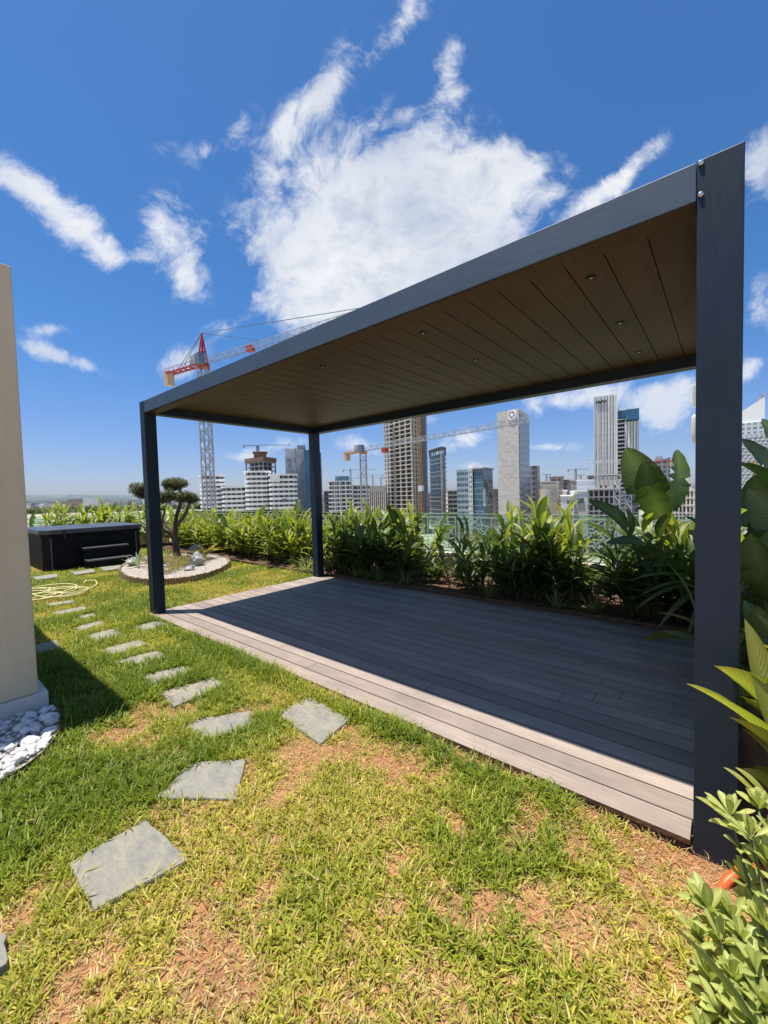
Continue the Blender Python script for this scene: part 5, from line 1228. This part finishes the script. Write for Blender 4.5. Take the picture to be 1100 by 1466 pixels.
for o_ in (.15, .6):
    for k in range(10):
        a_ = .25 + math.pi * k / 5; r_ = (1.7, .72)[k % 2] * (1 if k % 4 else 1.05); vs.append(on_face(r_ * math.cos(a_) - .1, r_ * math.sin(a_) + .15, o_))
mb.add(vs, [tuple(10 + k for k in range(10))] + [(k, (k + 1) % 10, 10 + (k + 1) % 10, 10 + k) for k in range(10)]); mb.build('emblem_star', M['white'], tw)
# 5 neighbours to the right
b1 = bld('office_block', 'grey rounded block half hidden beside the pale stone tower', 'building')
mb = MB(); mb.prism(rounded(fpq(757, 262, 771, 258, 774, 275), 4, 5), CITY, zt(766, 667, 260)); mb.build('wall', M['w_grey'], b1)
mb = MB(); mb.prism(fpq(769.5, 256, 773.5, 257, depth=8), CITY, zt(771, 668, 256)); mb.build('pier', M['conc_grey'], b1)
b1 = bld('office_block', 'beige stone building with a drum shaped front', 'building')
mb = MB(); mb.prism(fpq(773.5, 235, 801, 226, depth=22), CITY, zt(787, 689, 230)); mb.build('wall', M['beige'], b1)
mb = MB(); x, y = pt(785, 226); mb.tube([(x, y, CITY), (x, y, zt(785, 700, 226))], 4.4, 20); mb.build('drum', M['beige'], b1)
mb = MB(); mb.prism(fpq(776, 233.5, 796, 227, depth=.5), zt(787, 692.6, 230), zt(787, 691.2, 230)); mb.build('slot_window', M['dsteel'], b1)
b1 = bld('apartment_block', 'brownish flat topped block behind the beige drum building', 'building')
mb = MB(); mb.prism(fpq(787.5, 330, 807, 322, depth=25), CITY, zt(797, 683, 325)); mb.build('wall', M['w_tan'], b1)
mb = MB(); mb.prism(offset(fpq(787.5, 330, 807, 322, depth=25), .8), zt(797, 683, 325), zt(797, 682, 325)); mb.build('roof_slab', M['conc_grey'], b1)
for i, (x0, x1, yy, t_, wl, lab) in enumerate(((806.5, 815.8, 687.5, 340, 'w_grey', 'dark slim apartment block behind the low white buildings'), (816, 823, 688, 345, 'w_city', 'white slim apartment block beside the dark slim one'), (823.5, 830, 689, 380, 'w_tan', 'small brown block behind the white flat roofed building'),
        (841.5, 851, 681.5, 330, 'w_grey', 'small striped block just left of the striped tower'), (826, 852, 688.2, 210, 'white', 'blank white building left of the unfinished frame'), (817, 846, 704, 190, 'white', 'low white flat roofed building with a dark opening'), (803, 822, 711, 185, 'w_city', 'low pale house between the beige drum and the white building'),
        (806, 812, 703, 200, 'w_tan', 'narrow brown stair block right of the beige drum'), (831, 842, 687, 300, 'w_brick', 'reddish low block behind the blank white building'))):
    b1 = bld('apartment_block', lab, 'building'); mb = MB(); mb.prism(fpq(x0, t_, x1, t_ * .985, depth=18), CITY, zt((x0 + x1) / 2, yy, t_)); mb.build('wall', M[wl], b1)
    mb = MB(); mb.prism(offset(fpq(x0, t_, x1, t_ * .985, depth=18), .25), zt((x0 + x1) / 2, yy, t_), zt((x0 + x1) / 2, yy, t_) + .5); mb.build('parapet', M['white' if wl != 'w_grey' else 'conc_grey'], b1)
    if 'opening' in lab: mb = MB(); mb.prism(fpq(826, 188.5, 836, 187.6, depth=.8), zt(830, 720, 188), zt(830, 713, 188)); mb.build('window', M['dsteel'], b1)
# 6 vertical striped twin tower
T = 250
tw = bld('striped_tower', 'tall white vertically striped twin tower with a zigzag sign and blue glass top', 'building')
zL = zt(868, 567.5, 250)
fpL = fpq(851.5, 252, 882, 246, depth=26); mb = MB(); mb.prism(fpL, CITY, zL - .5); mb.build('wall', M['w_fin'], tw)
mb = MB(); mb.prism(offset(fpL, .3), zL - .45, zL); mb.build('roof_slab', M['white'], tw)
A, B = Vector(fpL[0]), Vector(fpL[1])
def fins(A, B, n, z0, z1, wd=.5, dep=.8, mats=('white',)):
    e_ = (B - A).normalized(); nn = Vector((e_.y, -e_.x)); 
    if nn.dot(A - Vector((CC.x, CC.y))) > 0: nn = -nn
    for k in range(n + 1):
        p = A.lerp(B, k / n) - e_ * wd / 2; jit = (0, .22, -.12, .1)[k % 4]; w_ = wd * (1, .7, 1.25, .8)[k % 4]
        mb = MB(); mb.prism([tuple(p + nn * .05), tuple(p + e_ * w_ + nn * .05), tuple(p + e_ * w_ + nn * dep), tuple(p + nn * dep)], z0, z1 + jit); mb.build('fin', M[mats[k % len(mats)]], tw)
fins(A, B, 15, zt(866, 690, 248), zL, .46)
mb = MB(); mb.prism(fpq(882, 246, 884.6, 247, depth=26), CITY, zL + .3); mb.build('corner_pier', M['white'], tw)
fpM = fpq(884.5, 256, 896, 254, depth=20); zM = zt(890, 602, 255); mb = MB(); mb.prism(fpM, CITY, zM); mb.build('recess_wall', M['conc_dark'], tw)
for k in range(26):
    z = zM - k * 2.46
    if z < CITY + 6: break
    mb = MB(); mb.prism(offset(fpq(884.8, 252, 895.4, 250.5, depth=5), .1), z - .55, z); mb.build('balcony_slab', M['white'], tw)
    mb = MB(); mb.prism(fpq(885, 252.6, 895.2, 251.2, depth=.2), z, z + .9); mb.build('balcony_rail', M['dsteel'], tw)
fpR = fpq(895.6, 250, 915, 246, depth=26); zR = zt(905, 603.5, 248); mb = MB(); mb.prism(fpR, CITY, zR); mb.build('wall', M['w_fin'], tw)
fins(Vector(fpR[0]), Vector(fpR[1]), 9, zt(905, 700, 248), zR, .5)
mb = MB(); mb.prism(fpq(884.6, 251, 896.5, 249, depth=24), zM + .6, zt(890, 588.5, 250)); mb.build('glass_box', M['w_boxblue'], tw)
mb = MB(); mb.prism(fpq(896.6, 247, 915.5, 243, depth=28), zR + .5, zt(905, 586, 245)); mb.build('glass_box', M['w_boxblue'], tw)
mb = MB(); mb.prism(fpq(886, 262, 908, 260, depth=10), zt(890, 588.5, 250), zt(895, 584, 260)); mb.build('plant_room', M['white'], tw)
x, y = pt(877.5, 250); mb = MB(); mb.bar((x, y, zL), (x, y, zL + 3.2), .3); mb.bar((x, y, zL + 3), (x + 2.6, y + 2.2, zL + 3.2), .22); mb.build('antenna', M['steel'], tw)
e_ = (B - A).normalized(); nn = Vector((e_.y, -e_.x)); nn = -nn if nn.dot(A - Vector((CC.x, CC.y))) > 0 else nn
mb = MB(); zig = [(854.8, 578.6), (857.2, 575.4), (858.2, 575.4), (860.6, 578.4), (863, 574.9), (864, 574.9), (866, 577.6), (867.2, 577.4), (869, 574.6)]
prevp = None
for px, py in zig:
    s = (px - 851.5) / 30.5; q = A.lerp(B, s) + nn * 1.15; p3 = Vector((q.x, q.y, zt(px, py, 250)))
    if prevp is not None: mb.bar(prevp, p3, .5, .62)
    prevp = p3
mb.build('zigzag_sign', M['black'], tw)
# 7 unfinished concrete frame in front of it
cfm = bld('unfinished_building', 'low unfinished concrete frame building standing before the striped tower', 'building')
fpC = fpq(843, 172, 888, 160, depth=24)
frame(cfm, fpC, zt(868, 700, 166), 3.0, 'conc_grey', 'conc_dark', .6, (6, 4), core_in=.12, th=.55, over=.5)
fpD = fpq(852, 172, 889, 162, depth=18)
mb = MB(); mb.prism(fpD, zt(868, 700, 166) + .01, zt(870, 686, 166)); mb.build('upper_wall', M['conc'], cfm)
for px in (859, 866, 879):
    mb = MB(); mb.prism(fpq(px, 170.2 - (px - 852) * .27, px + 3.6, 169.3 - (px - 852) * .27, depth=.6), zt(868, 698.5, 166), zt(868, 694.5, 166)); mb.build('window', M['conc_dark'], cfm)
for k in range(7):
    p = lerp2(fpD[0], fpD[1], k / 6); mb = MB(); mb.prism([(p[0] - .3, p[1] - .3), (p[0] + .3, p[1] - .3), (p[0] + .3, p[1] + .3), (p[0] - .3, p[1] + .3)], zt(870, 686, 166), zt(870, 680, 166)); mb.build('column', M['conc_grey'], cfm)
mb = MB(); mb.prism(offset(fpD, .2), zt(870, 680, 166), zt(870, 678.6, 166)); mb.build('floor_slab', M['conc'], cfm)
mb = MB(); x, y = pt(891.5, 158); lattice(mb, (x, y, CITY), (x, y, zt(891, 690, 158)), 4.5, 12, .3); mb.build('scaffold', M['steel'], cfm)
cf2 = bld('unfinished_building', 'unfinished concrete building half hidden between big leaves and the near post', 'building')
fpE = fpq(962, 152, 994, 144, depth=22); frame(cf2, fpE, zt(978, 701, 148), 2.75, 'conc', 'conc_dark', .55, (6, 4), core_in=.15, th=.6, over=.4)
fpF = fpq(966, 152, 991, 146, depth=18); mb = MB(); mb.prism(fpF, zt(978, 701, 148) + .01, zt(978, 688, 148)); mb.build('upper_wall', M['conc'], cf2)
mb = MB(); mb.prism(fpq(968, 155, 985, 152, depth=12), zt(978, 688, 148), zt(978, 683, 150)); mb.build('roof_room', M['conc'], cf2)
for px in (969, 979, 986):
    mb = MB(); mb.prism(fpq(px, 151.3 - (px - 966) * .24, px + 4, 150.4 - (px - 966) * .24, depth=.6), zt(978, 697, 148), zt(978, 692.5, 148)); mb.build('window', M['conc_dark'], cf2)
g1 = bld('office_block', 'grey blue sloped roof glass building behind the big torn leaves', 'building')
fpG = fpq(924, 300, 960, 292, depth=24); mb = MB(); z_ = zt(942, 658, 296); mb.prism(fpG, CITY, z_, [z_ - 3.5, z_ + 1.2, z_ + 1.2, z_ - 3.5]); mb.build('wall', M['w_grey'], g1)
# 8 sail shaped lattice tower at the right edge
ls = bld('lattice_tower', 'white lattice clad tower with a slanted glass top at the right edge', 'building')
T = 235; fpH = fpq(1040, 238, 1101, 226, depth=28); z1, z2 = zt(1050, 628, 235), zt(1095, 617, 228)
mb = MB(); mb.prism(fpH, CITY, zt(1070, 606, 232)); mb.build('lattice_wall', M['w_lattice'], ls)
mb = MB(); fpI = fpq(1044, 238, 1094, 230, depth=22); za, zb = zt(1050, 592, 236), zt(1090, 570, 230); mb.prism(fpI, zt(1070, 606, 232) + .02, za, [zt(1050, 600, 236), zb, zb, zt(1050, 600, 236)]); mb.build('slanted_top', M['white'], ls)
A, B = Vector(fpH[0]), Vector(fpH[1]); e_ = (B - A).normalized(); nn = Vector((e_.y, -e_.x)); nn = -nn if nn.dot(A - Vector((CC.x, CC.y))) > 0 else nn
zb_, zt_ = zt(1070, 720, 232), zt(1070, 622, 232); Wf = (B - A).length
mb = MB(); step = 2.1; hh = zt_ - zb_
def diag(sgn, bw):
    k = -int(hh / step) - 2
    while k * step < Wf + hh:
        u0 = k * step; u1 = u0 + hh * .55 * sgn
        a0, a1 = max(0, min(u0, u1)), min(Wf, max(u0, u1))
        if a1 > a0 + .5:
            f0 = (a0 - u0) / (u1 - u0); f1 = (a1 - u0) / (u1 - u0)
            p = A + e_ * a0 + nn * .4; q = A + e_ * a1 + nn * .4; mb.bar((p.x, p.y, zb_ + hh * f0), (q.x, q.y, zb_ + hh * f1), bw)
        k += 1
diag(1, .55)
for k in range(22):
    z = zb_ + hh * k / 21; p = A + nn * .62; q = B + nn * .62; mb.bar((p.x, p.y, z), (q.x, q.y, z), .34)
mb.build('diagrid', M['whites'], ls)
mb = MB(); p = pt(1060, 236); q = pt(1094, 230); lattice(mb, (*pt(1082, 232), zb - 6), (*pt(1092, 230), zb + 2), 2.2, 5, .3); mb.build('crown_frame', M['steel'], ls)
# 9 white banded apartments, left
T = 270
w1 = bld('apartment_block', 'white banded apartment tower with rounded ends behind the red crane mast', 'building')
bands(w1, fpq(289, 276, 322, 262, depth=24), zt(305, 678.5, T), 16, 'white', 'w_apart', 1.1, 1.6, 7, fh=3.0)
w2 = bld('apartment_block', 'lower white banded wing between the two white apartment towers', 'building')
bands(w2, fpq(320, 268, 352, 266, depth=20), zt(336, 696, T), 12, 'white', 'w_apart', .9, 1.6, 3, fh=3.0)
w3 = bld('apartment_block', 'white banded apartment tower with a curved thin roof in front of the brown topped frame', 'building')
bands(w3, fpq(353.5, 262, 387, 256, depth=24), zt(370, 673.5, 260), 17, 'white', 'w_apart', 1.0, 1.55, 6, fh=2.95)
w4 = bld('apartment_block', 'white banded apartment tower beside the veined grey tower', 'building')
bands(w4, fpq(387.5, 256, 425, 252, depth=24), zt(406, 678, 254), 16, 'white', 'w_apart', .8, 1.5, 3, fh=2.95)
mb = MB(); mb.prism(fpq(388, 253.5, 402, 252, depth=1.0), zt(395, 690, 254), zt(395, 679.5, 254)); mb.build('blank_wall', M['white'], w4)
mb = MB(); mb.prism(fpq(404, 252.3, 411, 251.6, depth=.8), zt(407, 719, 253), zt(407, 714, 253)); mb.build('dark_window', M['dsteel'], w4)
c1 = bld('unfinished_building', 'unfinished tower with brown formwork top above the white banded apartments', 'building')
frame(c1, fpq(354.5, 330, 379, 315, 396, 330), zt(375, 655.5, 322), 3.3, 'conc_grey', 'conc_dark', .8, (4, 3), core_in=.35, th=.6)
mb = MB(); mb.prism(fpq(366, 326, 384, 322, depth=14), zt(375, 655.5, 322), zt(375, 646, 322)); mb.build('formwork', M['rust_form'], c1)
mb = MB(); mb.prism(offset(fpq(366, 326, 384, 322, depth=14), .9), zt(375, 646.6, 322), zt(375, 645.6, 322)); mb.build('work_platform', M['rust_form'], c1)
mb = MB(); mb.prism(offset(fpq(354.5, 330, 379, 315, 396, 330), .9), zt(375, 661, 322), zt(375, 655.5, 322) + .1); mb.build('formwork', M['rust_form'], c1)
v1 = bld('veined_tower', 'grey veined tower with blue glass strip behind the rear post', 'building')
T = 290; mb = MB(); fpV = fpq(410.5, 296, 437, 288, depth=28); mb.prism(fpV, CITY, zt(424, 641, 291)); mb.build('wall', M['marble'], v1)
mb = MB(); mb.prism(fpq(437.1, 287, 455, 284, depth=26), CITY, zt(446, 644, 286)); mb.build('glass_wall', M['w_boxblue'], v1)
mb = MB(); mb.prism(fpq(455.1, 287, 462, 292, depth=26), CITY, zt(458, 648, 288)); mb.build('striped_wall', M['w_fin'], v1)
mb = MB(); mb.prism(fpq(428, 296, 440, 293, depth=12), zt(424, 641, 291), zt(432, 637, 293)); mb.build('plant_room', M['conc_grey'], v1)
mb = MB(); mb.prism(fpq(425.4, 289, 426.3, 288.7, depth=1.5), CITY, zt(426, 642, 289)); mb.build('recess_strip', M['dsteel'], v1)
w5 = bld('apartment_block', 'white apartment tower with a dark glass cap right of the rear post', 'building')
bands(w5, fpq(472, 284, 504, 276, depth=24), zt(488, 688, 280), 14, 'white', 'w_apart', .7, .95, 3, fh=2.9)
mb = MB(); mb.prism(rounded(fpq(480.5, 286, 501, 282, depth=16), 4, 4), zt(490, 688, 284), zt(490, 681.3, 284)); mb.build('glass_cap', M['w_blue'], w5)
for px in (479, 486, 495):
    mb = MB(); q = pt(px, 276); mb.prism(fpq(px, 279.5 - (px - 472) * .2, px + 1.1, 279.2 - (px - 472) * .2, depth=1), CITY, zt(488, 690, 280)); mb.build('pier', M['white'], w5)
w6 = bld('apartment_block', 'pale apartment block behind the yellow crane mast', 'building')
bands(w6, fpq(505.5, 300, 529, 294, depth=22), zt(517, 694, 297), 12, 'white', 'w_apart', .6, 1.2, 0, fh=3.1)
w7 = bld('apartment_block', 'dark windowed framed block between the yellow crane and the concrete tower', 'building')
mb = MB(); mb.prism(fpq(529, 300, 552, 294, depth=22), CITY, zt(540, 702, 297)); mb.build('wall', M['w_dark'], w7)
mb = MB(); mb.prism(fpq(528.6, 301, 552, 295, depth=20), zt(540, 702, 297) + .02, zt(540, 695.5, 297)); mb.build('upper_storey', M['beige'], w7)
for k in range(9):
    p = lerp2(pt(529, 299.5), pt(552, 293.5), k / 8); mb = MB(); mb.prism([(p[0] - .3, p[1] - .3), (p[0] + .3, p[1] - .3), (p[0] + .3, p[1] + .3), (p[0] - .3, p[1] + .3)], CITY, zt(540, 702, 297)); mb.build('column', M['conc'], w7)
w8 = bld('apartment_block', 'small grey block peeping out right of the rear post', 'building')
mb = MB(); mb.prism(fpq(464, 330, 473, 328, depth=15), CITY, zt(468, 703, 330)); mb.build('wall', M['w_grey'], w8)
w9 = bld('office_block', 'low dark banded block between the blue tower and the office block', 'building')
bands(w9, fpq(641, 300, 655, 296, depth=20), zt(648, 702, 298), 8, 'conc', 'w_dark', .5, .9, 0, fh=3.2)
w10 = bld('office_block', 'low dark brown block between the glass office and the stone tower', 'building')
bands(w10, fpq(705.5, 310, 716, 306, depth=20), zt(710, 700, 308), 8, 'conc_grey', 'w_brick', .5, .9, 0, fh=3.2)
# 10 hazy low city at the left, and low rises between the towers
rc = random.Random(4)
lab = 'pale low rise block in the distant city beyond the hot tub'
for k in range(110):
    px = 30 + 270 * rc.random(); t_ = rc.choice((1500, 1700, 1900, 2200, 2600)); wpx = rc.uniform(3, 9); top = 722.5 - (t_ / 95) * rc.uniform(.8, 1.25) * .9
    top = hz(px) + rc.uniform(-2.5, 4.0)
    b1 = bld('city_block', lab, 'building', 'distant low rise blocks'); mb = MB(); mb.prism(fpq(px, t_, px + wpx, t_ * rc.uniform(.97, 1.03), depth=60), CITY, zt(px, top, t_)); mb.build('wall', M[rc.choice(('w_city', 'w_city', 'w_tan', 'white', 'w_brick', 'w_grey'))], b1)
for (x0, x1, yy, t_, wl, lb) in ((97, 119, 714, 1420, 'w_brick', 'long reddish block with white ends far beyond the hot tub'), (119, 140, 713, 1410, 'white', 'big plain white block far beyond the hot tub'), (140, 150, 715, 1380, 'w_city', 'white block right of the plain white one in the distant city'), (150, 163, 714, 1420, 'w_city', 'white block with green front in the distant city')):
    b1 = bld('city_block', lb, 'building'); mb = MB(); mb.prism(fpq(x0, t_, x1, t_ * .99, depth=25), CITY, zt((x0 + x1) / 2, yy, t_)); mb.build('wall', M[wl], b1)
    mb = MB(); mb.prism(offset(fpq(x0, t_, x1, t_ * .99, depth=25), .4), zt((x0 + x1) / 2, yy, t_), zt((x0 + x1) / 2, yy, t_) + .8); mb.build('parapet', M['white'], b1)
for k in range(34):
    px = rc.uniform(640, 1000) if k % 2 else rc.uniform(420, 640); t_ = rc.uniform(420, 700); b1 = bld('city_block', 'low rise block far behind the towers', 'building', 'low rise blocks behind the towers')
    mb = MB(); mb.prism(fpq(px, t_, px + rc.uniform(6, 16), t_, depth=20), CITY, zt(px, hz(px) + rc.uniform(-1, 7), t_)); mb.build('wall', M[rc.choice(('w_city', 'w_tan', 'w_grey', 'white', 'w_brick'))], b1)
# ------------------------------------------------------------------ cranes
def crane(label, px, ytop, t, heading, jib, cjib, wid, mats, apex=0, cwh=4, bays=30, tie=(), cab=True, jw=None, z0=None, tri=True, detail=True):
    mm, mj, mc = mats; x, y = pt(px, t); zt_ = zt(px, ytop, t); base = Vector((x, y, CITY if z0 is None else z0)); top = Vector((x, y, zt_)); h = Vector((heading[0], heading[1], 0)).normalized(); jw = jw or wid * .8
    root = bld('tower_crane', label, 'crane')
    mb = MB(); lattice(mb, base, top, wid, max(6, int((top - base).length / (wid * 1.05))), wid * .13); mb.build('mast', M[mm], root)
    mb = MB(); mb.tube([top, top + Vector((0, 0, wid * .45))], wid * .75, 12); mb.build('slewing_ring', M[mc], root)
    j0 = top + Vector((0, 0, wid * .45)); mb = MB(); lattice(mb, j0 + h * wid * .4, j0 + h * jib, jw, max(8, int(jib / (jw * 1.5))), wid * .055, True); mb.build('jib', M[mj], root)
    mb = MB(); s_ = h.cross(Vector((0, 0, 1))) * wid * .4
    for sg in (-1, 1): mb.bar(j0 + s_ * sg, j0 - h * cjib + s_ * sg, wid * .18)
    for i in range(7): p = j0 - h * cjib * i / 6; mb.bar(p - s_, p + s_, wid * .14); 
    if detail:
        for sg in (-1, 1):
            mb.bar(j0 + s_ * sg * 1.3 + Vector((0, 0, wid * .5)), j0 - h * cjib + s_ * sg * 1.3 + Vector((0, 0, wid * .5)), wid * .04)
            for i in range(9): p = j0 - h * cjib * i / 8 + s_ * sg * 1.3; mb.bar(p, p + Vector((0, 0, wid * .5)), wid * .04)
    mb.build('counter_jib', M[mc], root)
    mb = MB(); p = j0 - h * (cjib - wid * .35); q = p - h * wid * .9
    mb.prism([tuple((p + s_ * 1.1)[:2]), tuple((p - s_ * 1.1)[:2]), tuple((q - s_ * 1.1)[:2]), tuple((q + s_ * 1.1)[:2])], j0.z - cwh * .85, j0.z + cwh * .18); mb.build('counterweight', M['cweight' if detail else 'steel'], root)
    if cab:
        mb = MB(); p = j0 + h * wid * .75 + s_ * 2.2; mb.box(p.x - wid * .38, p.x + wid * .38, p.y - wid * .38, p.y + wid * .38, j0.z - wid * .35, j0.z + wid * .85); mb.build('cab', M['dsteel'], root)
        mb = MB(); p = j0 - h * wid * 1.2; mb.box(p.x - wid * .6, p.x + wid * .6, p.y - wid * .5, p.y + wid * .5, j0.z + wid * .1, j0.z + wid * 1.15); mb.build('winch_house', M['steel'], root)
    if apex:
        ap = j0 + Vector((0, 0, apex)); mb = MB()
        for sx in (-1, 1):
            for sy in (-1, 1): mb.bar(j0 + h * sx * wid * .4 + s_ * sy, ap, wid * .13)
        for i in range(1, 5):
            f_ = i / 5; k_ = 1 - f_; z_ = Vector((0, 0, apex * f_))
            for sy in (-1, 1): mb.bar(j0 + z_ + h * wid * .4 * k_ + s_ * sy * k_, j0 + z_ - h * wid * .4 * k_ + s_ * sy * k_, wid * .09)
            for sx in (-1, 1): mb.bar(j0 + z_ + h * sx * wid * .4 * k_ + s_ * k_, j0 + z_ + h * sx * wid * .4 * k_ - s_ * k_, wid * .09)
        mb.build('apex', M[mc], root)
        for tl in tie: mb = MB(); mb.bar(ap, j0 + h * tl + Vector((0, 0, jw * .9 if tl > 0 else 0)), wid * .05); mb.build('tie_bar', M['dsteel'], root)
    return root, j0, h
c, j0, h = crane('big red tower crane with grey mast rising behind the pergola roof', 299.5, 529, 85, (.988, .154), 46, 11.8, 1.75, ('steel', 'steel', 'red'), apex=6.2, cwh=2.9, tie=(41, 17, -9.2, -7.4), jw=1.25)
mb = MB(); p = j0 + h * 13.5; mb.bar(p + Vector((0, 0, .2)), p + h * 1.4 + Vector((0, 0, .2)), 1.0); mb.build('trolley', M['red'], c)
c, j0, h = crane('yellow orange tower crane with a white jib passing in front of the stone tower', 521.5, 650, 130, (.976, -.217), 59.5, 9.3, 1.9, ('steel', 'steel', 'orange_s'), cwh=2.6, jw=1.15)
mb = MB(); p = j0 + h * 10.5; mb.bar(p - Vector((0, 0, .9)), p + h * 1.8 - Vector((0, 0, .9)), 1.3); mb.build('trolley', M['red'], c)
crane('red and white striped crane whose jib crosses the striped tower', 936, 664, 150, (-.70, -.60), 25, 7, 1.7, ('steel', 'whites', 'red'), cwh=2.4, jw=1.2)
RV = Vector((CR.x, CR.y)).normalized()
for (px, yt, t_, sg, jl, cj, lb) in ((503, 674, 480, .9, 30, 8.5, 'small grey crane above the white apartment tower with a dark cap'), (534.5, 681, 560, -.9, 24, 14, 'small grey crane just right of the yellow crane mast'), (546.5, 684.5, 520, -1, 44, 4, 'small grey crane close to the left edge of the concrete tower'),
                                (824.8, 673.5, 420, .95, 16, 9, 'small grey crane over the low white buildings'), (783, 680, 520, -1, 5, 4, 'tiny crane behind the beige drum building'), (832, 681, 600, 1, 8, 4, 'tiny crane between the low white blocks'), (372, 639.5, 322, .98, 26, 10, 'small grey crane on top of the brown formwork tower')):
    crane(lb, px, yt, t_, tuple(RV * sg + Vector((H0.x, H0.y)) * .25), jl, cj, 1.6, ('dsteel', 'dsteel', 'dsteel'), cwh=2.2, cab=False, detail=False, z0=(zt(375, 646, 322) if px == 372 else None), jw=1.2, apex=2.2 if px in (503, 824.8) else 0)
lj = bld('crane_jib', 'orange raised crane jib in front of the lattice tower', 'crane')
mb = MB(); a = at(1092, 700, 120); b_ = at(1078, 661, 120); lattice(mb, Vector((a.x, a.y, CITY)), a, 1.0, 14, .14); mb.build('mast', M['orange_s'], lj)
mb = MB(); lattice(mb, a, b_, 1.0, 7, .18); mb.bar(a, b_, .3); mb.build('jib', M['orange_s'], lj)
# antenna mast near the terrace, behind the near post
am = bld('antenna_mast', 'pale antenna panels on a thin mast hidden behind the near post', 'antenna')
t_ = 24; x, y = pt(1006, t_); mb = MB(); mb.tube([(x, y, CITY), (x, y, zt(1006, 535, t_))], .10, 10); mb.build('pole', M['steel'], am)
x1, y1 = pt(995.5, t_); mb = MB(); mb.box(x1 - .14, x1 + .14, y1 - .1, y1 + .1, zt(995, 581, t_), zt(995, 553, t_)); bevel(mb.build('panel', M['coping'], am), .03)
x2, y2 = pt(993.6, t_); z0_, z1_ = zt(993, 636, t_), zt(993, 594, t_); mb = MB(); mb.tube([(x2, y2, z0_), (x2, y2, z0_ + .25), (x2, y2, z0_ + .5), (x2, y2, z1_ - .2), (x2, y2, z1_)], [.03, .09, .135, .13, .05], 12); mb.build('dome', M['coping'], am, smooth=True)
mb = MB(); 
for py in (560, 575, 612, 620): p = at(994, py, t_); q = at(1006, py, t_); mb.bar(p, q, .05)
mb.build('bracket', M['steel'], am)
x3, y3 = pt(996.9, t_); mb = MB(); mb.bar((x3, y3, zt(997, 690, t_)), (x3, y3, zt(997, 530, t_)), .025); mb.build('cable', M['whites'], am)
# far trees
def crownmesh(seed, n=420, R0_=1):
    lv = MB(); r = random.Random(seed); lobes = [(Vector((r.gauss(0, .45), r.gauss(0, .45), r.uniform(-.2, .55))), r.uniform(.35, .6)) for _ in range(8)]
    for k in range(n):
        c, s = lobes[k % 8]; v = Vector((r.gauss(0, 1), r.gauss(0, 1), r.gauss(0, 1))).normalized() * r.uniform(.6, 1) * s + c
        leaf(lv, v, r.uniform(0, 6.3), r.uniform(-.3, 1.2), .30, .22, droop=.4, fold=.2, n=2, prof='lance', tint=r.random())
    return lv
ft = []
for i in range(3):
    root = empty('city_tree', None, None); crownmesh(50 + i).build('crown', M['tree_far'], root, loc=(0, 0, 1.35), tint=True); mb = MB(); mb.tube([(0, 0, 0), (0.03, 0, .6), (0, .03, 1.2)], [.1, .07, .05], 6); mb.build('trunk', M['bark'], root); ft.append(root)
fi = 0
rc.random(); TR = [(px, 200 + rc.uniform(-12, 12), 738) for px in range(500, 560, 6)] + [(px, 205 + rc.uniform(-10, 10), 738) for px in range(640, 712, 6)] + [(px, 150 + rc.uniform(-6, 6), 740) for px in (806, 812, 818, 824, 806, 815, 832)]
for k, (px, t_, _) in enumerate(TR):
    x, y = pt(px + rc.uniform(-2, 2), t_); h_ = rc.uniform(2.6, 4.2)
    lb = 'round street tree at the foot of the far towers' if px < 720 else 'green street tree before the low white buildings'
    pr = ft[k % 3]; o = put(pr, (x, y, CITY), rc.uniform(0, 6), 1, lb, 'tree', 'street trees below the towers' if px < 720 else 'trees by the low white buildings'); o.scale = (h_, h_, h_ * rc.uniform(1.0, 1.3))
mb = MB(); r = random.Random(6)
for k in range(420):
    px = r.uniform(10, 480); t_ = r.uniform(1100, 1330); x, y = pt(px, t_); s = r.uniform(6, 13)
    for j in range(7):
        c = Vector((x + r.gauss(0, s * .5), y + r.gauss(0, s * .5), CITY + r.uniform(1, s * 1.1)))
        for q in range(9): leaf(mb, c + Vector((r.gauss(0, s * .3), r.gauss(0, s * .3), r.gauss(0, s * .25))), r.uniform(0, 6.3), r.uniform(-.3, 1.2), s * .45, s * .35, droop=.4, fold=.2, n=2, prof='lance', tint=r.random())
tag(mb.build('woods', M['tree_far'], tint=True), 'dark belt of trees across the valley beyond the hot tub', 'woods', kind='stuff')
